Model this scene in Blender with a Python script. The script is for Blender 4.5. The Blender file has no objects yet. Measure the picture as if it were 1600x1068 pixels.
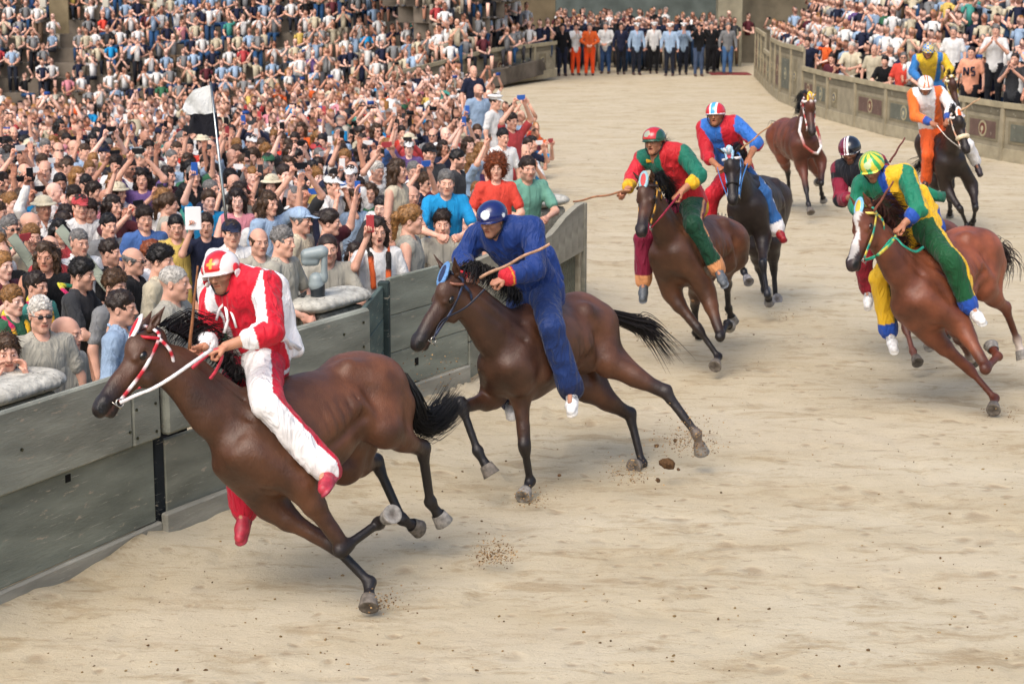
import bpy, math, random
import numpy as np
import openvdb
from mathutils import Matrix, Vector
rnd = random.Random(7)
RS = np.random.RandomState(7)
A = lambda *v: np.array(v if len(v) > 1 else v[0], dtype=float)
scene = bpy.context.scene
col = scene.collection
# ---------------------------------------------------------------- camera
FOC = 3000.0                      # focal length in photo pixels (photo 1600 wide)
CAMZ = 4.05
TH = math.atan(603 / FOC)
cam = bpy.data.objects.new('camera', bpy.data.cameras.new('camera'))
col.objects.link(cam)
cam.location = (0, 0, CAMZ)
cam.rotation_euler = (math.pi / 2 - TH, 0, 0)
cam.data.sensor_width = 36
cam.data.lens = FOC / 1600 * 36
cam.data.clip_end = 2000
cam.data.clip_start = 0.2
cam.data.dof.use_dof = True
cam.data.dof.focus_distance = 13.6
cam.data.dof.aperture_fstop = 4.5
scene.camera = cam
# ---------------------------------------------------------------- light
SUN_EL, SUN_AZ = math.radians(52), math.radians(205)      # azimuth of the sun, from +Y clockwise
w = bpy.data.worlds.new('World'); scene.world = w; w.use_nodes = True
nt = w.node_tree
sky = nt.nodes.new('ShaderNodeTexSky'); sky.sky_type = 'NISHITA'; sky.sun_disc = False
sky.sun_elevation = SUN_EL; sky.sun_rotation = SUN_AZ
sky.air_density = 1.0; sky.dust_density = 4.0; sky.ozone_density = 0.6
bg = nt.nodes['Background']; bg.inputs[1].default_value = 0.15
nt.links.new(sky.outputs[0], bg.inputs[0])
sun = bpy.data.objects.new('sun', bpy.data.lights.new('sun', 'SUN')); col.objects.link(sun)
sun.data.energy = 1.25; sun.data.angle = math.radians(45); sun.data.color = (1.0, 0.93, 0.84)
sd = Vector((math.sin(SUN_AZ) * math.cos(SUN_EL), math.cos(SUN_AZ) * math.cos(SUN_EL), math.sin(SUN_EL)))
sun.rotation_euler = sd.to_track_quat('Z', 'Y').to_euler()
scene.view_settings.view_transform = 'Standard'; scene.view_settings.look = 'None'
scene.view_settings.gamma = 1.0; scene.view_settings.use_curve_mapping = False
scene.view_settings.exposure = 0.68
scene.cycles.max_bounces = 5
scene.cycles.diffuse_bounces = 3
# ---------------------------------------------------------------- measuring
CAMP = A(0, 0, CAMZ)
FWD = A(0, math.cos(TH), -math.sin(TH)); UPV = A(0, math.sin(TH), math.cos(TH)); RT = A(1, 0, 0)
def ray(px, py): return FWD + RT * ((px - 800) / FOC) + UPV * ((534 - py) / FOC)
def P(px, py, d): return CAMP + ray(px, py) * d          # a place seen at (px,py), d metres away
def G(px, py, z=0.0):
    r = ray(px, py); return CAMP + r * ((z - CAMZ) / r[2])
def dep(p): return float((p - CAMP) @ FWD)
def proj(p):
    q = p - CAMP; d = q @ FWD
    return 800 + FOC * (q @ RT) / d, 534 - FOC * (q @ UPV) / d
def solve(px, py, par, L, sg):
    r = ray(px, py); o = CAMP - par
    a = r @ r; b = 2 * (r @ o); c = o @ o - L * L
    disc = b * b - 4 * a * c
    if disc <= 0: return CAMP + r * (-b / (2 * a))
    return CAMP + r * ((-b + sg * math.sqrt(disc)) / (2 * a))
def nrm(v):
    v = np.asarray(v, float); return v / max(np.linalg.norm(v), 1e-9)
def lerp(a, b, t): return a + (b - a) * t
def C(h, k=1.0):
    h = h.lstrip('#'); r = [int(h[i:i + 2], 16) / 255 for i in (0, 2, 4)]
    return A([(x / 12.92 if x <= .04045 else ((x + .055) / 1.055) ** 2.4) * k for x in r])
# smooth value noise
def vnoise(X, seed=0):
    X = np.asarray(X, float); i = np.floor(X).astype(np.int64); f = X - i; f = f * f * (3 - 2 * f)
    def h(a, b, c):
        n = (a * 73856093) ^ (b * 19349663) ^ (c * 83492791) ^ (seed * 2654435761)
        n = (n ^ (n >> 13)) * 1274126177; n = n ^ (n >> 16)
        return (n & 0xffff) / 32767.5 - 1
    r = 0
    for dx in (0, 1):
        for dy in (0, 1):
            for dz in (0, 1):
                wt = (f[..., 0] if dx else 1 - f[..., 0]) * (f[..., 1] if dy else 1 - f[..., 1]) * (f[..., 2] if dz else 1 - f[..., 2])
                r = r + wt * h(i[..., 0] + dx, i[..., 1] + dy, i[..., 2] + dz)
    return r
# ---------------------------------------------------------------- implicit surfaces
class Prim:
    __slots__ = 'a b ra rb n q k op tag'.split()
def cp(a, b, ra, rb=None, n=None, q=1.0, k=.03, op=1, tag=0):   # tapered capsule, flattened by q along n
    p = Prim(); p.a = A(a); p.b = A(b); p.ra = ra; p.rb = ra if rb is None else rb
    p.n = None if n is None else nrm(n); p.q = q; p.k = k; p.op = op; p.tag = tag; return p
def el(c, r, M=None, k=.03, op=1, tag=0):                        # ellipsoid, M rows = its axes
    p = Prim(); p.a = A(c); p.b = None; p.ra = A(r); p.rb = np.eye(3) if M is None else np.array(M)
    p.n = None; p.q = 1; p.k = k; p.op = op; p.tag = tag; return p
def pdist(p, x, y, z):
    if p.b is None:
        M = p.rb; X = x - p.a[0]; Y = y - p.a[1]; Z = z - p.a[2]; s = 0
        for i in range(3):
            s = s + ((X * M[i][0] + Y * M[i][1] + Z * M[i][2]) / p.ra[i]) ** 2
        return (np.sqrt(s) - 1) * float(p.ra.min() * .5 + p.ra.mean() * .5)
    X = x - p.a[0]; Y = y - p.a[1]; Z = z - p.a[2]; ba = p.b - p.a
    if p.n is not None:
        g = 1 / p.q - 1; n = p.n; t = (X * n[0] + Y * n[1] + Z * n[2]) * g
        X = X + t * n[0]; Y = Y + t * n[1]; Z = Z + t * n[2]; ba = ba + (ba @ n) * g * n
    l2 = ba @ ba
    if l2 < 1e-10: return np.sqrt(X * X + Y * Y + Z * Z) - p.ra
    t = np.clip((X * ba[0] + Y * ba[1] + Z * ba[2]) / l2, 0, 1)
    X = X - t * ba[0]; Y = Y - t * ba[1]; Z = Z - t * ba[2]
    return np.sqrt(X * X + Y * Y + Z * Z) - (p.ra + (p.rb - p.ra) * t)
def pbox(p):
    if p.b is None: r = p.ra.max(); return p.a - r, p.a + r
    r = max(p.ra, p.rb) * max(1, p.q); return np.minimum(p.a, p.b) - r, np.maximum(p.a, p.b) + r
def sdf(prims, res, post=None):
    bs = [pbox(p) for p in prims if p.op == 1]
    lo = np.min([b[0] for b in bs], axis=0) - 3 * res; hi = np.max([b[1] for b in bs], axis=0) + 3 * res
    n = np.ceil((hi - lo) / res).astype(int) + 1
    ax = [(lo[i] + np.arange(n[i]) * res).astype(np.float32) for i in range(3)]
    Fd = np.full(n, .25, np.float32)
    for p in prims:
        b0, b1 = pbox(p); pad = p.k + 2.5 * res
        i0 = np.maximum(((b0 - pad - lo) / res).astype(int), 0); i1 = np.minimum(((b1 + pad - lo) / res).astype(int) + 2, n)
        sl = tuple(slice(i0[i], i1[i]) for i in range(3))
        d = pdist(p, ax[0][sl[0]][:, None, None], ax[1][sl[1]][None, :, None], ax[2][sl[2]][None, None, :]).astype(np.float32)
        o = Fd[sl]; k = p.k
        if p.op == 1:
            h = np.maximum(k - np.abs(o - d), 0) / k; Fd[sl] = np.minimum(o, d) - h * h * k * .25
        else:
            h = np.maximum(k - np.abs(o + d), 0) / k; Fd[sl] = np.maximum(o, -d) + h * h * k * .25
    if post is not None:
        Fd = post(Fd, ax[0][:, None, None], ax[1][None, :, None], ax[2][None, None, :]).astype(np.float32)
    g = openvdb.FloatGrid(.25); g.copyFromArray(Fd, tolerance=0.0)
    V, Q = g.convertToQuads(0.0)[:2]
    if Q.shape[1] != 4:
        _r = g.convertToPolygons(0.0); V = _r[0]; Q = _r[-1]
    V = V.astype(float) * res + lo
    return V, Q.astype(np.int64)
def nearest(prims, V, tags=None):                                # nearest primitive and place along it
    best = np.full(len(V), 1e9); idx = np.zeros(len(V), int)
    for i, p in enumerate(prims):
        if p.op != 1: continue
        d = pdist(p, V[:, 0], V[:, 1], V[:, 2]); m = d < best; best[m] = d[m]; idx[m] = i
    return idx
def softcol(prims, V, cols, h=.02):                              # colours blended by closeness
    acc = np.zeros((len(V), 3)); wt = np.zeros(len(V)); ds = []
    for p in prims: ds.append(pdist(p, V[:, 0], V[:, 1], V[:, 2]) if p.op == 1 else np.full(len(V), 9.))
    ds = np.array(ds); m = ds.min(0)
    for p, d in zip(prims, ds):
        w_ = np.exp(-(d - m) / h); c = np.asarray(cols[p.tag]); acc += w_[:, None] * c; wt += w_
    return acc / wt[:, None]
# ---------------------------------------------------------------- meshes
class MS:                                                        # vertices, faces, colours collected before one mesh is made
    def __init__(s): s.V = []; s.F = []; s.C = []; s.n = 0
    def add(s, V, F, c=(1, 1, 1)):
        V = np.asarray(V, float); c = np.asarray(c, float)
        if c.ndim == 1: c = np.tile(c, (len(V), 1))
        s.V.append(V); s.C.append(c); s.F.append((np.asarray(F, np.int64) + s.n)) ; s.n += len(V); return s
    def addm(s, o, M=None):
        V, F, c = o.flat()
        if M is not None: V = V @ M[:3, :3].T + M[:3, 3]
        for f in F: s.F.append(f + s.n)
        s.V.append(V); s.C.append(c); s.n += len(V); return s
    def flat(s):
        V = np.concatenate(s.V); c = np.concatenate(s.C); g = {}
        for f in s.F: g.setdefault(f.shape[1], []).append(f)
        return V, [np.concatenate(x) for x in g.values()], c
def tomesh(name, ms, mats, smooth=True, mi=None):
    V, F, c = ms.flat(); me = bpy.data.meshes.new(name)
    me.vertices.add(len(V)); me.vertices.foreach_set('co', V.astype(np.float32).ravel())
    nl = sum(f.size for f in F); npoly = sum(len(f) for f in F)
    me.loops.add(nl); me.polygons.add(npoly)
    me.loops.foreach_set('vertex_index', np.concatenate([f.ravel() for f in F]).astype(np.int32))
    st = []; o = 0
    for f in F: st.append(o + np.arange(len(f)) * f.shape[1]); o += f.size
    me.polygons.foreach_set('loop_start', np.concatenate(st).astype(np.int32))
    me.polygons.foreach_set('use_smooth', np.full(npoly, smooth, dtype=bool))
    me.update(calc_edges=True)
    at = me.color_attributes.new('Col', 'FLOAT_COLOR', 'POINT')
    at.data.foreach_set('color', np.concatenate([c, np.ones((len(c), 1))], 1).astype(np.float32).ravel())
    for m in (mats if isinstance(mats, (list, tuple)) else [mats]): me.materials.append(m)
    return me
def obj(name, me, parent=None, label=None, cat=None, group=None, kind=None, color=None, loc=None, M=None):
    o = bpy.data.objects.new(name, me); col.objects.link(o)
    if parent is not None: o.parent = parent
    if M is not None: o.matrix_local = Matrix([list(r) for r in M])
    if loc is not None: o.location = [float(x) for x in loc]
    if label: o['label'] = label
    if cat: o['category'] = cat
    if group: o['group'] = group
    if kind: o['kind'] = kind
    if color is not None: o.color = (float(color[0]), float(color[1]), float(color[2]), 1)
    return o
WL = {}
def centred(name, ms, mats, base, parent=None, smooth=True, **kw):   # mesh given in world space, origin put at base
    base = A(base); V = [v - base for v in ms.V]; m2 = MS(); m2.V = V; m2.F = ms.F; m2.C = ms.C; m2.n = ms.n
    me = tomesh(name, m2, mats, smooth)
    o = obj(name, me, parent, **kw)
    o.location = [float(x) for x in (base if parent is None else base - WL[parent.name])]
    WL[o.name] = base
    return o
def tube(pts, r, n=8, c=(1, 1, 1), ms=None, flat=None, q=1.0, cap=True):
    pts = [A(p) for p in pts]; ms = ms or MS(); k = len(pts); V = []
    if np.isscalar(r): r = [r] * k
    up = None
    for i in range(k):
        t = nrm(pts[min(i + 1, k - 1)] - pts[max(i - 1, 0)])
        if flat is not None: s = nrm(np.cross(flat, t))
        else:
            if up is None: up = A(0, 0, 1) if abs(t[2]) < .9 else A(1, 0, 0)
            s = nrm(np.cross(up, t)); up = np.cross(t, s)
        u = np.cross(t, s)
        for j in range(n):
            a = 2 * math.pi * j / n; V.append(pts[i] + s * (math.cos(a) * r[i]) + u * (math.sin(a) * r[i] * q))
    F = [[i * n + j, i * n + (j + 1) % n, (i + 1) * n + (j + 1) % n, (i + 1) * n + j] for i in range(k - 1) for j in range(n)]
    b = len(V)
    if cap:
        V.append(pts[0]); V.append(pts[-1])
        for j in range(n):
            F.append([b, (j + 1) % n, j, b]); F.append([b + 1, (k - 1) * n + j, (k - 1) * n + (j + 1) % n, b + 1])
    T = [f for f in F if f[0] != f[3]]; T3 = [f[:3] for f in F if f[0] == f[3]]
    c = np.asarray(c, float)
    if c.ndim == 2: c = np.concatenate([np.repeat(c, n, 0), c[:1], c[-1:]][: 3 if cap else 1])
    ms.add(V, T, c)
    if T3: ms.F.append(np.array(T3) + ms.n - len(V))
    return ms
def box(ms, o, x, y, z, c=(1, 1, 1), bev=0.0):                   # box spanned by three edge vectors from corner o, edges chamfered
    o, x, y, z = A(o), A(x), A(y), A(z)
    if bev <= 0:
        V = [o + x * i + y * j + z * k for i in (0, 1) for j in (0, 1) for k in (0, 1)]
        F = [[0, 1, 3, 2], [4, 6, 7, 5], [0, 4, 5, 1], [2, 3, 7, 6], [0, 2, 6, 4], [1, 5, 7, 3]]
        return ms.add(V, F, c)
    L = [max(np.linalg.norm(v), 1e-6) for v in (x, y, z)]; e = [min(bev / l, .45) for l in L]
    V = []; idx = {}
    for a in range(3):
        for i in (0, 1):
            for j in (0, 1):
                for k in (0, 1):
                    s = [i, j, k]; t = [(s[m] if m == a else (e[m] if s[m] == 0 else 1 - e[m])) for m in range(3)]
                    idx[(a, i, j, k)] = len(V); V.append(o + x * t[0] + y * t[1] + z * t[2])
    F = []
    for a in range(3):
        b, c_ = [m for m in range(3) if m != a]
        for s in (0, 1):
            q = []
            for (u, v) in ((0, 0), (1, 0), (1, 1), (0, 1)):
                k3 = [0, 0, 0]; k3[a] = s; k3[b] = u; k3[c_] = v; q.append(idx[(a, *k3)])
            if (s == 0) ^ (a == 1): q = q[::-1]
            F.append(q)
    T = []
    for a in range(3):
        for b in range(a + 1, 3):
            c_ = 3 - a - b
            for i in (0, 1):
                for j in (0, 1):
                    k0 = [0, 0, 0]; k0[a] = i; k0[b] = j; k1 = list(k0); k1[c_] = 1
                    q = [idx[(a, *k0)], idx[(a, *k1)], idx[(b, *k1)], idx[(b, *k0)]]; F.append(q)
    for i in (0, 1):
        for j in (0, 1):
            for k in (0, 1): T.append([idx[(0, i, j, k)], idx[(1, i, j, k)], idx[(2, i, j, k)]])
    cen = o + (x + y + z) / 2; V = np.array(V)
    def fix(q):
        p = V[q]; nn = np.cross(p[1] - p[0], p[2] - p[1]); return q if nn @ (p.mean(0) - cen) > 0 else q[::-1]
    ms.add(V, [fix(q) for q in F], c); ms.F.append(np.array([fix(t) for t in T]) + ms.n - len(V)); return ms
def frame(M3, t=(0, 0, 0), s=1.0):                                # 4x4 from columns
    M = np.eye(4); M[:3, :3] = np.array(M3).T * s; M[:3, 3] = t; return M
# ---------------------------------------------------------------- materials
def mat(name, rough=.8, spec=.3, use_obj=False, bump=0.0, bscale=60.0, var=.12, vscale=3.0, metal=0.0, coat=0.0, sub=0.0, base=None, sheen=0.0, stretch=None, detail=4.0, wear=None, ridge=False, fine=None, streak=None):
    m = bpy.data.materials.new(name); m.use_nodes = True; t = m.node_tree; N = t.nodes; L = t.links
    b = N['Principled BSDF']; b.inputs['Roughness'].default_value = rough; b.inputs['Specular IOR Level'].default_value = spec
    b.inputs['Metallic'].default_value = metal; b.inputs['Coat Weight'].default_value = coat; b.inputs['Coat Roughness'].default_value = .15
    b.inputs['Sheen Weight'].default_value = sheen
    if sub: b.inputs['Subsurface Weight'].default_value = sub; b.inputs['Subsurface Radius'].default_value = (.02, .008, .004); b.inputs['Subsurface Scale'].default_value = .6
    if base is None:
        a = N.new('ShaderNodeAttribute'); a.attribute_name = 'Col'; c = a.outputs['Color']
    else:
        a = N.new('ShaderNodeRGB'); a.outputs[0].default_value = (*base, 1); c = a.outputs[0]
    def mix(kind, f, x, y):
        k = N.new('ShaderNodeMix'); k.data_type = 'RGBA'; k.blend_type = kind
        if isinstance(f, float): k.inputs[0].default_value = f
        else: L.new(f, k.inputs[0])
        for s, v in ((k.inputs[6], x), (k.inputs[7], y)):
            if isinstance(v, tuple): s.default_value = (*v, 1)
            else: L.new(v, s)
        return k.outputs[2]
    if use_obj:
        o = N.new('ShaderNodeObjectInfo'); c = mix('MULTIPLY', 1.0, c, o.outputs['Color'])
    tc = N.new('ShaderNodeTexCoord'); co = tc.outputs['Object']
    if stretch:
        mp = N.new('ShaderNodeMapping'); mp.inputs['Scale'].default_value = stretch; L.new(co, mp.inputs[0]); co = mp.outputs[0]
    if var:
        n = N.new('ShaderNodeTexNoise'); n.inputs['Scale'].default_value = vscale; n.inputs['Detail'].default_value = detail; L.new(co, n.inputs['Vector'])
        r = N.new('ShaderNodeMapRange'); r.inputs[1].default_value = .3; r.inputs[2].default_value = .7; r.inputs[3].default_value = 1 - var * 1.6; r.inputs[4].default_value = 1 + var
        L.new(n.outputs[0], r.inputs[0]); c = mix('MULTIPLY', 1.0, c, r.outputs[0])
    if wear:                                                    # (colour, scale, threshold)
        n = N.new('ShaderNodeTexNoise'); n.inputs['Scale'].default_value = wear[1]; n.inputs['Detail'].default_value = 8; n.inputs['Roughness'].default_value = .7; L.new(co, n.inputs['Vector'])
        r = N.new('ShaderNodeMapRange'); r.inputs[1].default_value = wear[2]; r.inputs[2].default_value = wear[2] + .04; L.new(n.outputs[0], r.inputs[0])
        c = mix('MIX', r.outputs[0], c, wear[0])
    if streak:                                                  # (colour, scale, stretch, threshold, width)
        mp = N.new('ShaderNodeMapping'); mp.inputs['Scale'].default_value = streak[2]; L.new(tc.outputs['Object'], mp.inputs[0])
        n = N.new('ShaderNodeTexNoise'); n.inputs['Scale'].default_value = streak[1]; n.inputs['Detail'].default_value = 6; n.inputs['Roughness'].default_value = .75; L.new(mp.outputs[0], n.inputs['Vector'])
        r = N.new('ShaderNodeMapRange'); r.inputs[1].default_value = streak[3]; r.inputs[2].default_value = streak[3] + streak[4]; r.inputs[4].default_value = .7; L.new(n.outputs[0], r.inputs[0]); c = mix('MIX', r.outputs[0], c, streak[0])
    L.new(c, b.inputs['Base Color'])
    if bump:
        n = N.new('ShaderNodeTexNoise'); n.inputs['Scale'].default_value = bscale; n.inputs['Detail'].default_value = 3 if ridge else 5; L.new(co, n.inputs['Vector']); hgt = n.outputs[0]
        if ridge:                                               # sharp creases: 1 - |2n - 1|
            n.inputs['Distortion'].default_value = 1.2; a1 = N.new('ShaderNodeMath'); a1.operation = 'MULTIPLY_ADD'; a1.inputs[1].default_value = 2; a1.inputs[2].default_value = -1; L.new(hgt, a1.inputs[0])
            a2 = N.new('ShaderNodeMath'); a2.operation = 'ABSOLUTE'; L.new(a1.outputs[0], a2.inputs[0]); a3 = N.new('ShaderNodeMath'); a3.operation = 'SUBTRACT'; a3.inputs[0].default_value = 1; L.new(a2.outputs[0], a3.inputs[1]); hgt = a3.outputs[0]
        u = N.new('ShaderNodeBump'); u.inputs['Strength'].default_value = 1.0; u.inputs['Distance'].default_value = bump; L.new(hgt, u.inputs['Height']); last = u.outputs[0]
        if fine:                                                # (scale, distance, stretch)
            mp = N.new('ShaderNodeMapping'); mp.inputs['Scale'].default_value = fine[2]; L.new(tc.outputs['Object'], mp.inputs[0])
            n = N.new('ShaderNodeTexNoise'); n.inputs['Scale'].default_value = fine[0]; n.inputs['Detail'].default_value = 3; L.new(mp.outputs[0], n.inputs['Vector'])
            u2 = N.new('ShaderNodeBump'); u2.inputs['Distance'].default_value = fine[1]; L.new(n.outputs[0], u2.inputs['Height']); L.new(last, u2.inputs['Normal']); last = u2.outputs[0]
        L.new(last, b.inputs['Normal'])
    return m
M_COAT = mat('horse_coat', .47, .42, bump=.013, bscale=7, var=.30, vscale=4.5, coat=.03, fine=(120, .0028, (1, 1, .3)), streak=((.20, .12, .07), 38, (1, 1, 1), .70, .05))
M_HAIR = mat('horse_hair', .45, .4, var=.3, vscale=40)
M_HOOF = mat('hoof_horn', .6, .3, bump=.001, bscale=60, var=.3, vscale=30)
M_EYE = mat('eye_gloss', .08, .6, var=0)
M_SKIN = mat('skin', .5, .35, use_obj=True, bump=.0006, bscale=180, var=.10, vscale=14, sub=.06)
M_CLOTH = mat('cloth', .85, .2, use_obj=True, bump=.024, bscale=5.5, ridge=True, var=.12, vscale=6, sheen=.05, stretch=(1.3, 1.3, .6))
M_SILK = mat('satin_cloth', .62, .28, bump=.026, bscale=5.5, ridge=True, var=.10, vscale=5, sheen=.1, stretch=(1.5, 1.5, .5))
M_PHAIR = mat('person_hair', .5, .4, use_obj=True, bump=.004, bscale=70, var=.35, vscale=55)
M_LEATHER = mat('strap_leather', .45, .4, var=.2, vscale=30)
M_METAL = mat('bit_steel', .25, .5, metal=1.0, var=.1)
M_GLOSS = mat('helmet_shell', .18, .5, coat=.5, var=.05)
M_PLAST = mat('plastic', .35, .4, use_obj=True, var=.05)
M_WOOD = mat('painted_wood', .8, .2, bump=.004, bscale=14, var=.22, vscale=1.6, stretch=(1, 1, 4), wear=((.36, .32, .25), 4.5, .61), streak=((.46, .45, .38), 9, (.35, .35, 7), .62, .03), fine=(60, .002, (.2, .2, 3)))
M_STICK = mat('stick_wood', .6, .3, bump=.001, bscale=50, var=.25, vscale=20)
M_STONE = mat('white_stone', .9, .2, bump=.012, bscale=26, var=.25, vscale=14, wear=((.10, .095, .085), 26, .60))
M_MASON = mat('masonry', .9, .15, bump=.006, bscale=12, var=.22, vscale=1.5, wear=((.18, .15, .11), 4, .68))
M_CROWD = mat('crowd_clothes', .8, .2, var=.15, vscale=6)
# ---------------------------------------------------------------- horses
BAY = dict(body=C('5a3222', .9), dark=C('281c18', .8), leg=C('1e1a1b', .85), nose=C('231c1c'), mane=C('100c0b'), tail=C('0d0a0a'))
def strands(ms, root_fn, n, seg, r, col_, wob=.02, seed=1):
    R = random.Random(seed)
    for i in range(n):
        pts = root_fn(i / max(n - 1, 1), R); pts = [A(p) for p in pts]
        off = A(R.gauss(0, 1), R.gauss(0, 1), R.gauss(0, 1)) * wob
        P2 = []
        for k in range(seg + 1):
            t = k / seg * (len(pts) - 1); j = min(int(t), len(pts) - 2); f = t - j
            p0 = pts[max(j - 1, 0)]; p1 = pts[j]; p2 = pts[j + 1]; p3 = pts[min(j + 2, len(pts) - 1)]
            q = .5 * ((2 * p1) + (p2 - p0) * f + (2 * p0 - 5 * p1 + 4 * p2 - p3) * f * f + (3 * p1 - p0 - 3 * p2 + p3) * f ** 3)
            P2.append(q + off * (k / seg) ** 1.5)
        rr = [r * (1 - .85 * (k / seg) ** 2) for k in range(seg + 1)]
        tube(P2, rr, 3, col_ * (.6 + .8 * R.random()), ms, cap=False)
    return ms
def build_horse(h):
    cc = dict(BAY); cc.update(h.get('cols', {}))
    W = P(*h['W'], h['d']); S = h.get('S', 1.04)
    Cp = solve(*h['C'], W, .80 * S, h.get('cs', 1)); Gp = solve(*h['G'], W, .72 * S, h.get('gs', -1)) if 'gs' in h else P(*h['G'], h['d'] + h.get('gd', 0))
    u = nrm(W - Cp); v = W - Gp; v = nrm(v - (v @ u) * u); n = np.cross(v, u)
    Lc = lambda x, y, z=0.: W + S * (u * x + v * y + n * z)
    h['loc'] = Lc; h['uvn'] = (u, v, n)
    pr = []; T = dict(body=0, dark=1, leg=2, nose=3, mark=4, belly=5)
    cols = {0: cc['body'], 1: cc['dark'], 2: cc['leg'], 3: cc['nose'], 4: cc.get('mark', cc['body']), 5: cc.get('belly', cc['body'] * 1.15)}
    def c(a, b, ra, rb=None, nn=None, q=1, k=.05, tag=0, op=1): pr.append(cp(a, b, ra * S, (ra if rb is None else rb) * S, nn, q, k, op, tag))
    st = [(.05, -.37, .275, .70), (-.12, -.365, .33, .72), (-.42, -.345, .305, .84), (-.70, -.285, .245, .92), (-.90, -.25, .245, .98), (-1.02, -.28, .165, 1.0)]
    for a, b in zip(st[:-1], st[1:]):
        c(Lc(a[0], a[1]), Lc(b[0], b[1]), a[2], b[2], n, (a[3] + b[3]) / 2, .06, 0)
    c(Lc(.12, -.10), Lc(-.28, -.065), .05, .045, n, .7, .10)
    c(Lc(-.80, -.10), Lc(-1.08, -.17), .09, .05, n, .8, .10)
    c(Lc(.02, -.62), Lc(-.3, -.62), .07, .05, None, 1, .10, 5)
    for s in (1, -1):
        c(Lc(-.03, -.16, s * .105), Lc(.17, -.39, s * .135), .085, .100, n, .75, .03)          # shoulder blade
        c(Lc(-.14, -.24, s * .13), Lc(-.06, -.48, s * .185), .10, .10, n, .6, .03)              # triceps
        c(Lc(.23, -.42, s * .075), Lc(.13, -.56, s * .09), .098, .090, None, 1, .05)           # breast
        c(Lc(-.72, -.13, s * .16), Lc(-.86, -.24, s * .16), .085, .14, None, 1, .05)            # point of hip
        c(Lc(-.95, -.25, s * .12), Lc(-1.03, -.42, s * .11), .155, .12, None, 1, .05)         # buttock
        c(Lc(-.60, -.35, s * .14), Lc(-.75, -.48, s * .13), .14, .11, None, 1, .05)             # flank
    for s in (1, -1):                                             # grooves between the muscles
        for (a, b, r_) in (((.02, -.12, .19), (-.16, -.50, .262), .010), ((-.92, -.30, .255), (-1.06, -.52, .225), .008), ((-.72, -.30, .262), (-.78, -.48, .245), .006), ((-.30, -.55, .20), (-.62, -.44, .235), .008)):
            pr.append(cp(Lc(a[0], a[1], s * a[2]), Lc(b[0], b[1], s * b[2]), r_ * S * .8, r_ * S * .8, None, 1, .08, -1, 0))
        for k in range(5): pr.append(cp(Lc(-.30 - .075 * k, -.30, s * .268), Lc(-.33 - .075 * k, -.50, s * .235), .003, .003, None, 1, .03, -1, 0))
    hoofs = []
    nominal = dict(LF=(-.03, -.60, .15), RF=(-.03, -.60, -.15), LH=(-.80, -.58, .15), RH=(-.80, -.58, -.15))
    for key in ('LF', 'RF', 'LH', 'RH'):
        J = h.get(key)
        if J is None: continue
        nz = nominal[key]; e = P(*J[0][:2], dep(Lc(*nz)) + (J[0][2] if len(J[0]) > 2 else 0)); s = 1 if key[0] == 'L' else -1
        Ls = (.43, .28, .14, .075) if key[1] == 'F' else (.44, .38, .14, .075)
        pts = [e]
        for k in range(1, 4): pts.append(solve(J[k][0], J[k][1], pts[-1], Ls[k - 1] * S + (.04 if k == 3 else 0), J[k][2]))
        if dep(pts[-1]) and pts[-1][2] < .035: pts[-1] = pts[-1] + A(0, 0, .035 - pts[-1][2])
        e, kn, fe, ho = pts
        if key[1] == 'F':
            shp = Lc(.15, -.46, s * .13)
            c(shp, lerp(shp, e, .9), .095, .092, None, 1, .06)
            c(lerp(e, Lc(-.1, -.45, s * .15), .25), lerp(e, kn, .25), .095, .080, n, .85, .05)
            ou = nrm(n * s); fr_ = nrm(np.cross(np.cross(kn - e, u) + 1e-6, kn - e)); bkc = nrm(np.cross(np.cross(fe - kn, -u) + 1e-6, fe - kn)); bkc = bkc if bkc @ (kn - e) > -.9 else -bkc
            c(lerp(e, kn, .05), lerp(e, kn, .85), .072, .040, None, 1, .03, 0); c(lerp(e, kn, .1) + fr_ * .025, lerp(e, kn, .75) + fr_ * .012, .050, .024, None, 1, .018, 0); c(lerp(e, kn, .05) - fr_ * .03, lerp(e, kn, .6) - fr_ * .012, .046, .022, None, 1, .018, 0)
            c(lerp(e, kn, .68), kn, .046, .044, None, 1, .02, 1)
            c(kn + (kn - fe) * .10, kn - (kn - fe) * .12, .053, .043, n, .9, .015, 2)
            c(kn, fe, .030, .027, None, 1, .012, 2); c(lerp(kn, fe, .1) + bkc * .022, lerp(kn, fe, .95) + bkc * .022, .016, .016, None, 1, .010, 2)
            c(fe + bkc * .012, fe + bkc * .012, .040, .040, None, 1, .015, 2)
            td = nrm(np.cross(np.cross(fe - kn, ho - fe) + 1e-6, fe - kn))
        else:
            hip = Lc(-.93, -.27, s * .14)
            c(hip, lerp(hip, e, .95), .20, .13, n, .8, .05)
            c(Lc(-1.01, -.40, s * .11), lerp(e, kn, .45), .12, .075, None, 1, .05)
            c(e, lerp(e, kn, .6), .105, .064, None, 1, .04)
            c(lerp(e, kn, .5), kn, .066, .045, None, 1, .03, 1)
            bk = nrm((kn - e) / np.linalg.norm(kn - e) - (fe - kn) / np.linalg.norm(fe - kn))
            c(kn + bk * .045 + (e - kn) * .03, lerp(kn, e, .35) + bk * .035, .026, .018, None, 1, .025, 1)   # point of hock, tendon
            c(kn + bk * .015, lerp(kn, fe, .15), .054, .042, n, .85, .02, 2)
            c(kn, fe, .034, .029, None, 1, .015, 2); c(lerp(kn, fe, .05) + bk * .030, lerp(kn, fe, .95) + bk * .020, .018, .016, None, 1, .010, 2); c(fe + bk * .010, fe + bk * .010, .040, .040, None, 1, .015, 2)
        wl = h.get('socks', ())
        tg = 4 if key in wl else 2
        c(fe, lerp(fe, ho, .12), .041, .036, None, 1, .015, tg)
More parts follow.
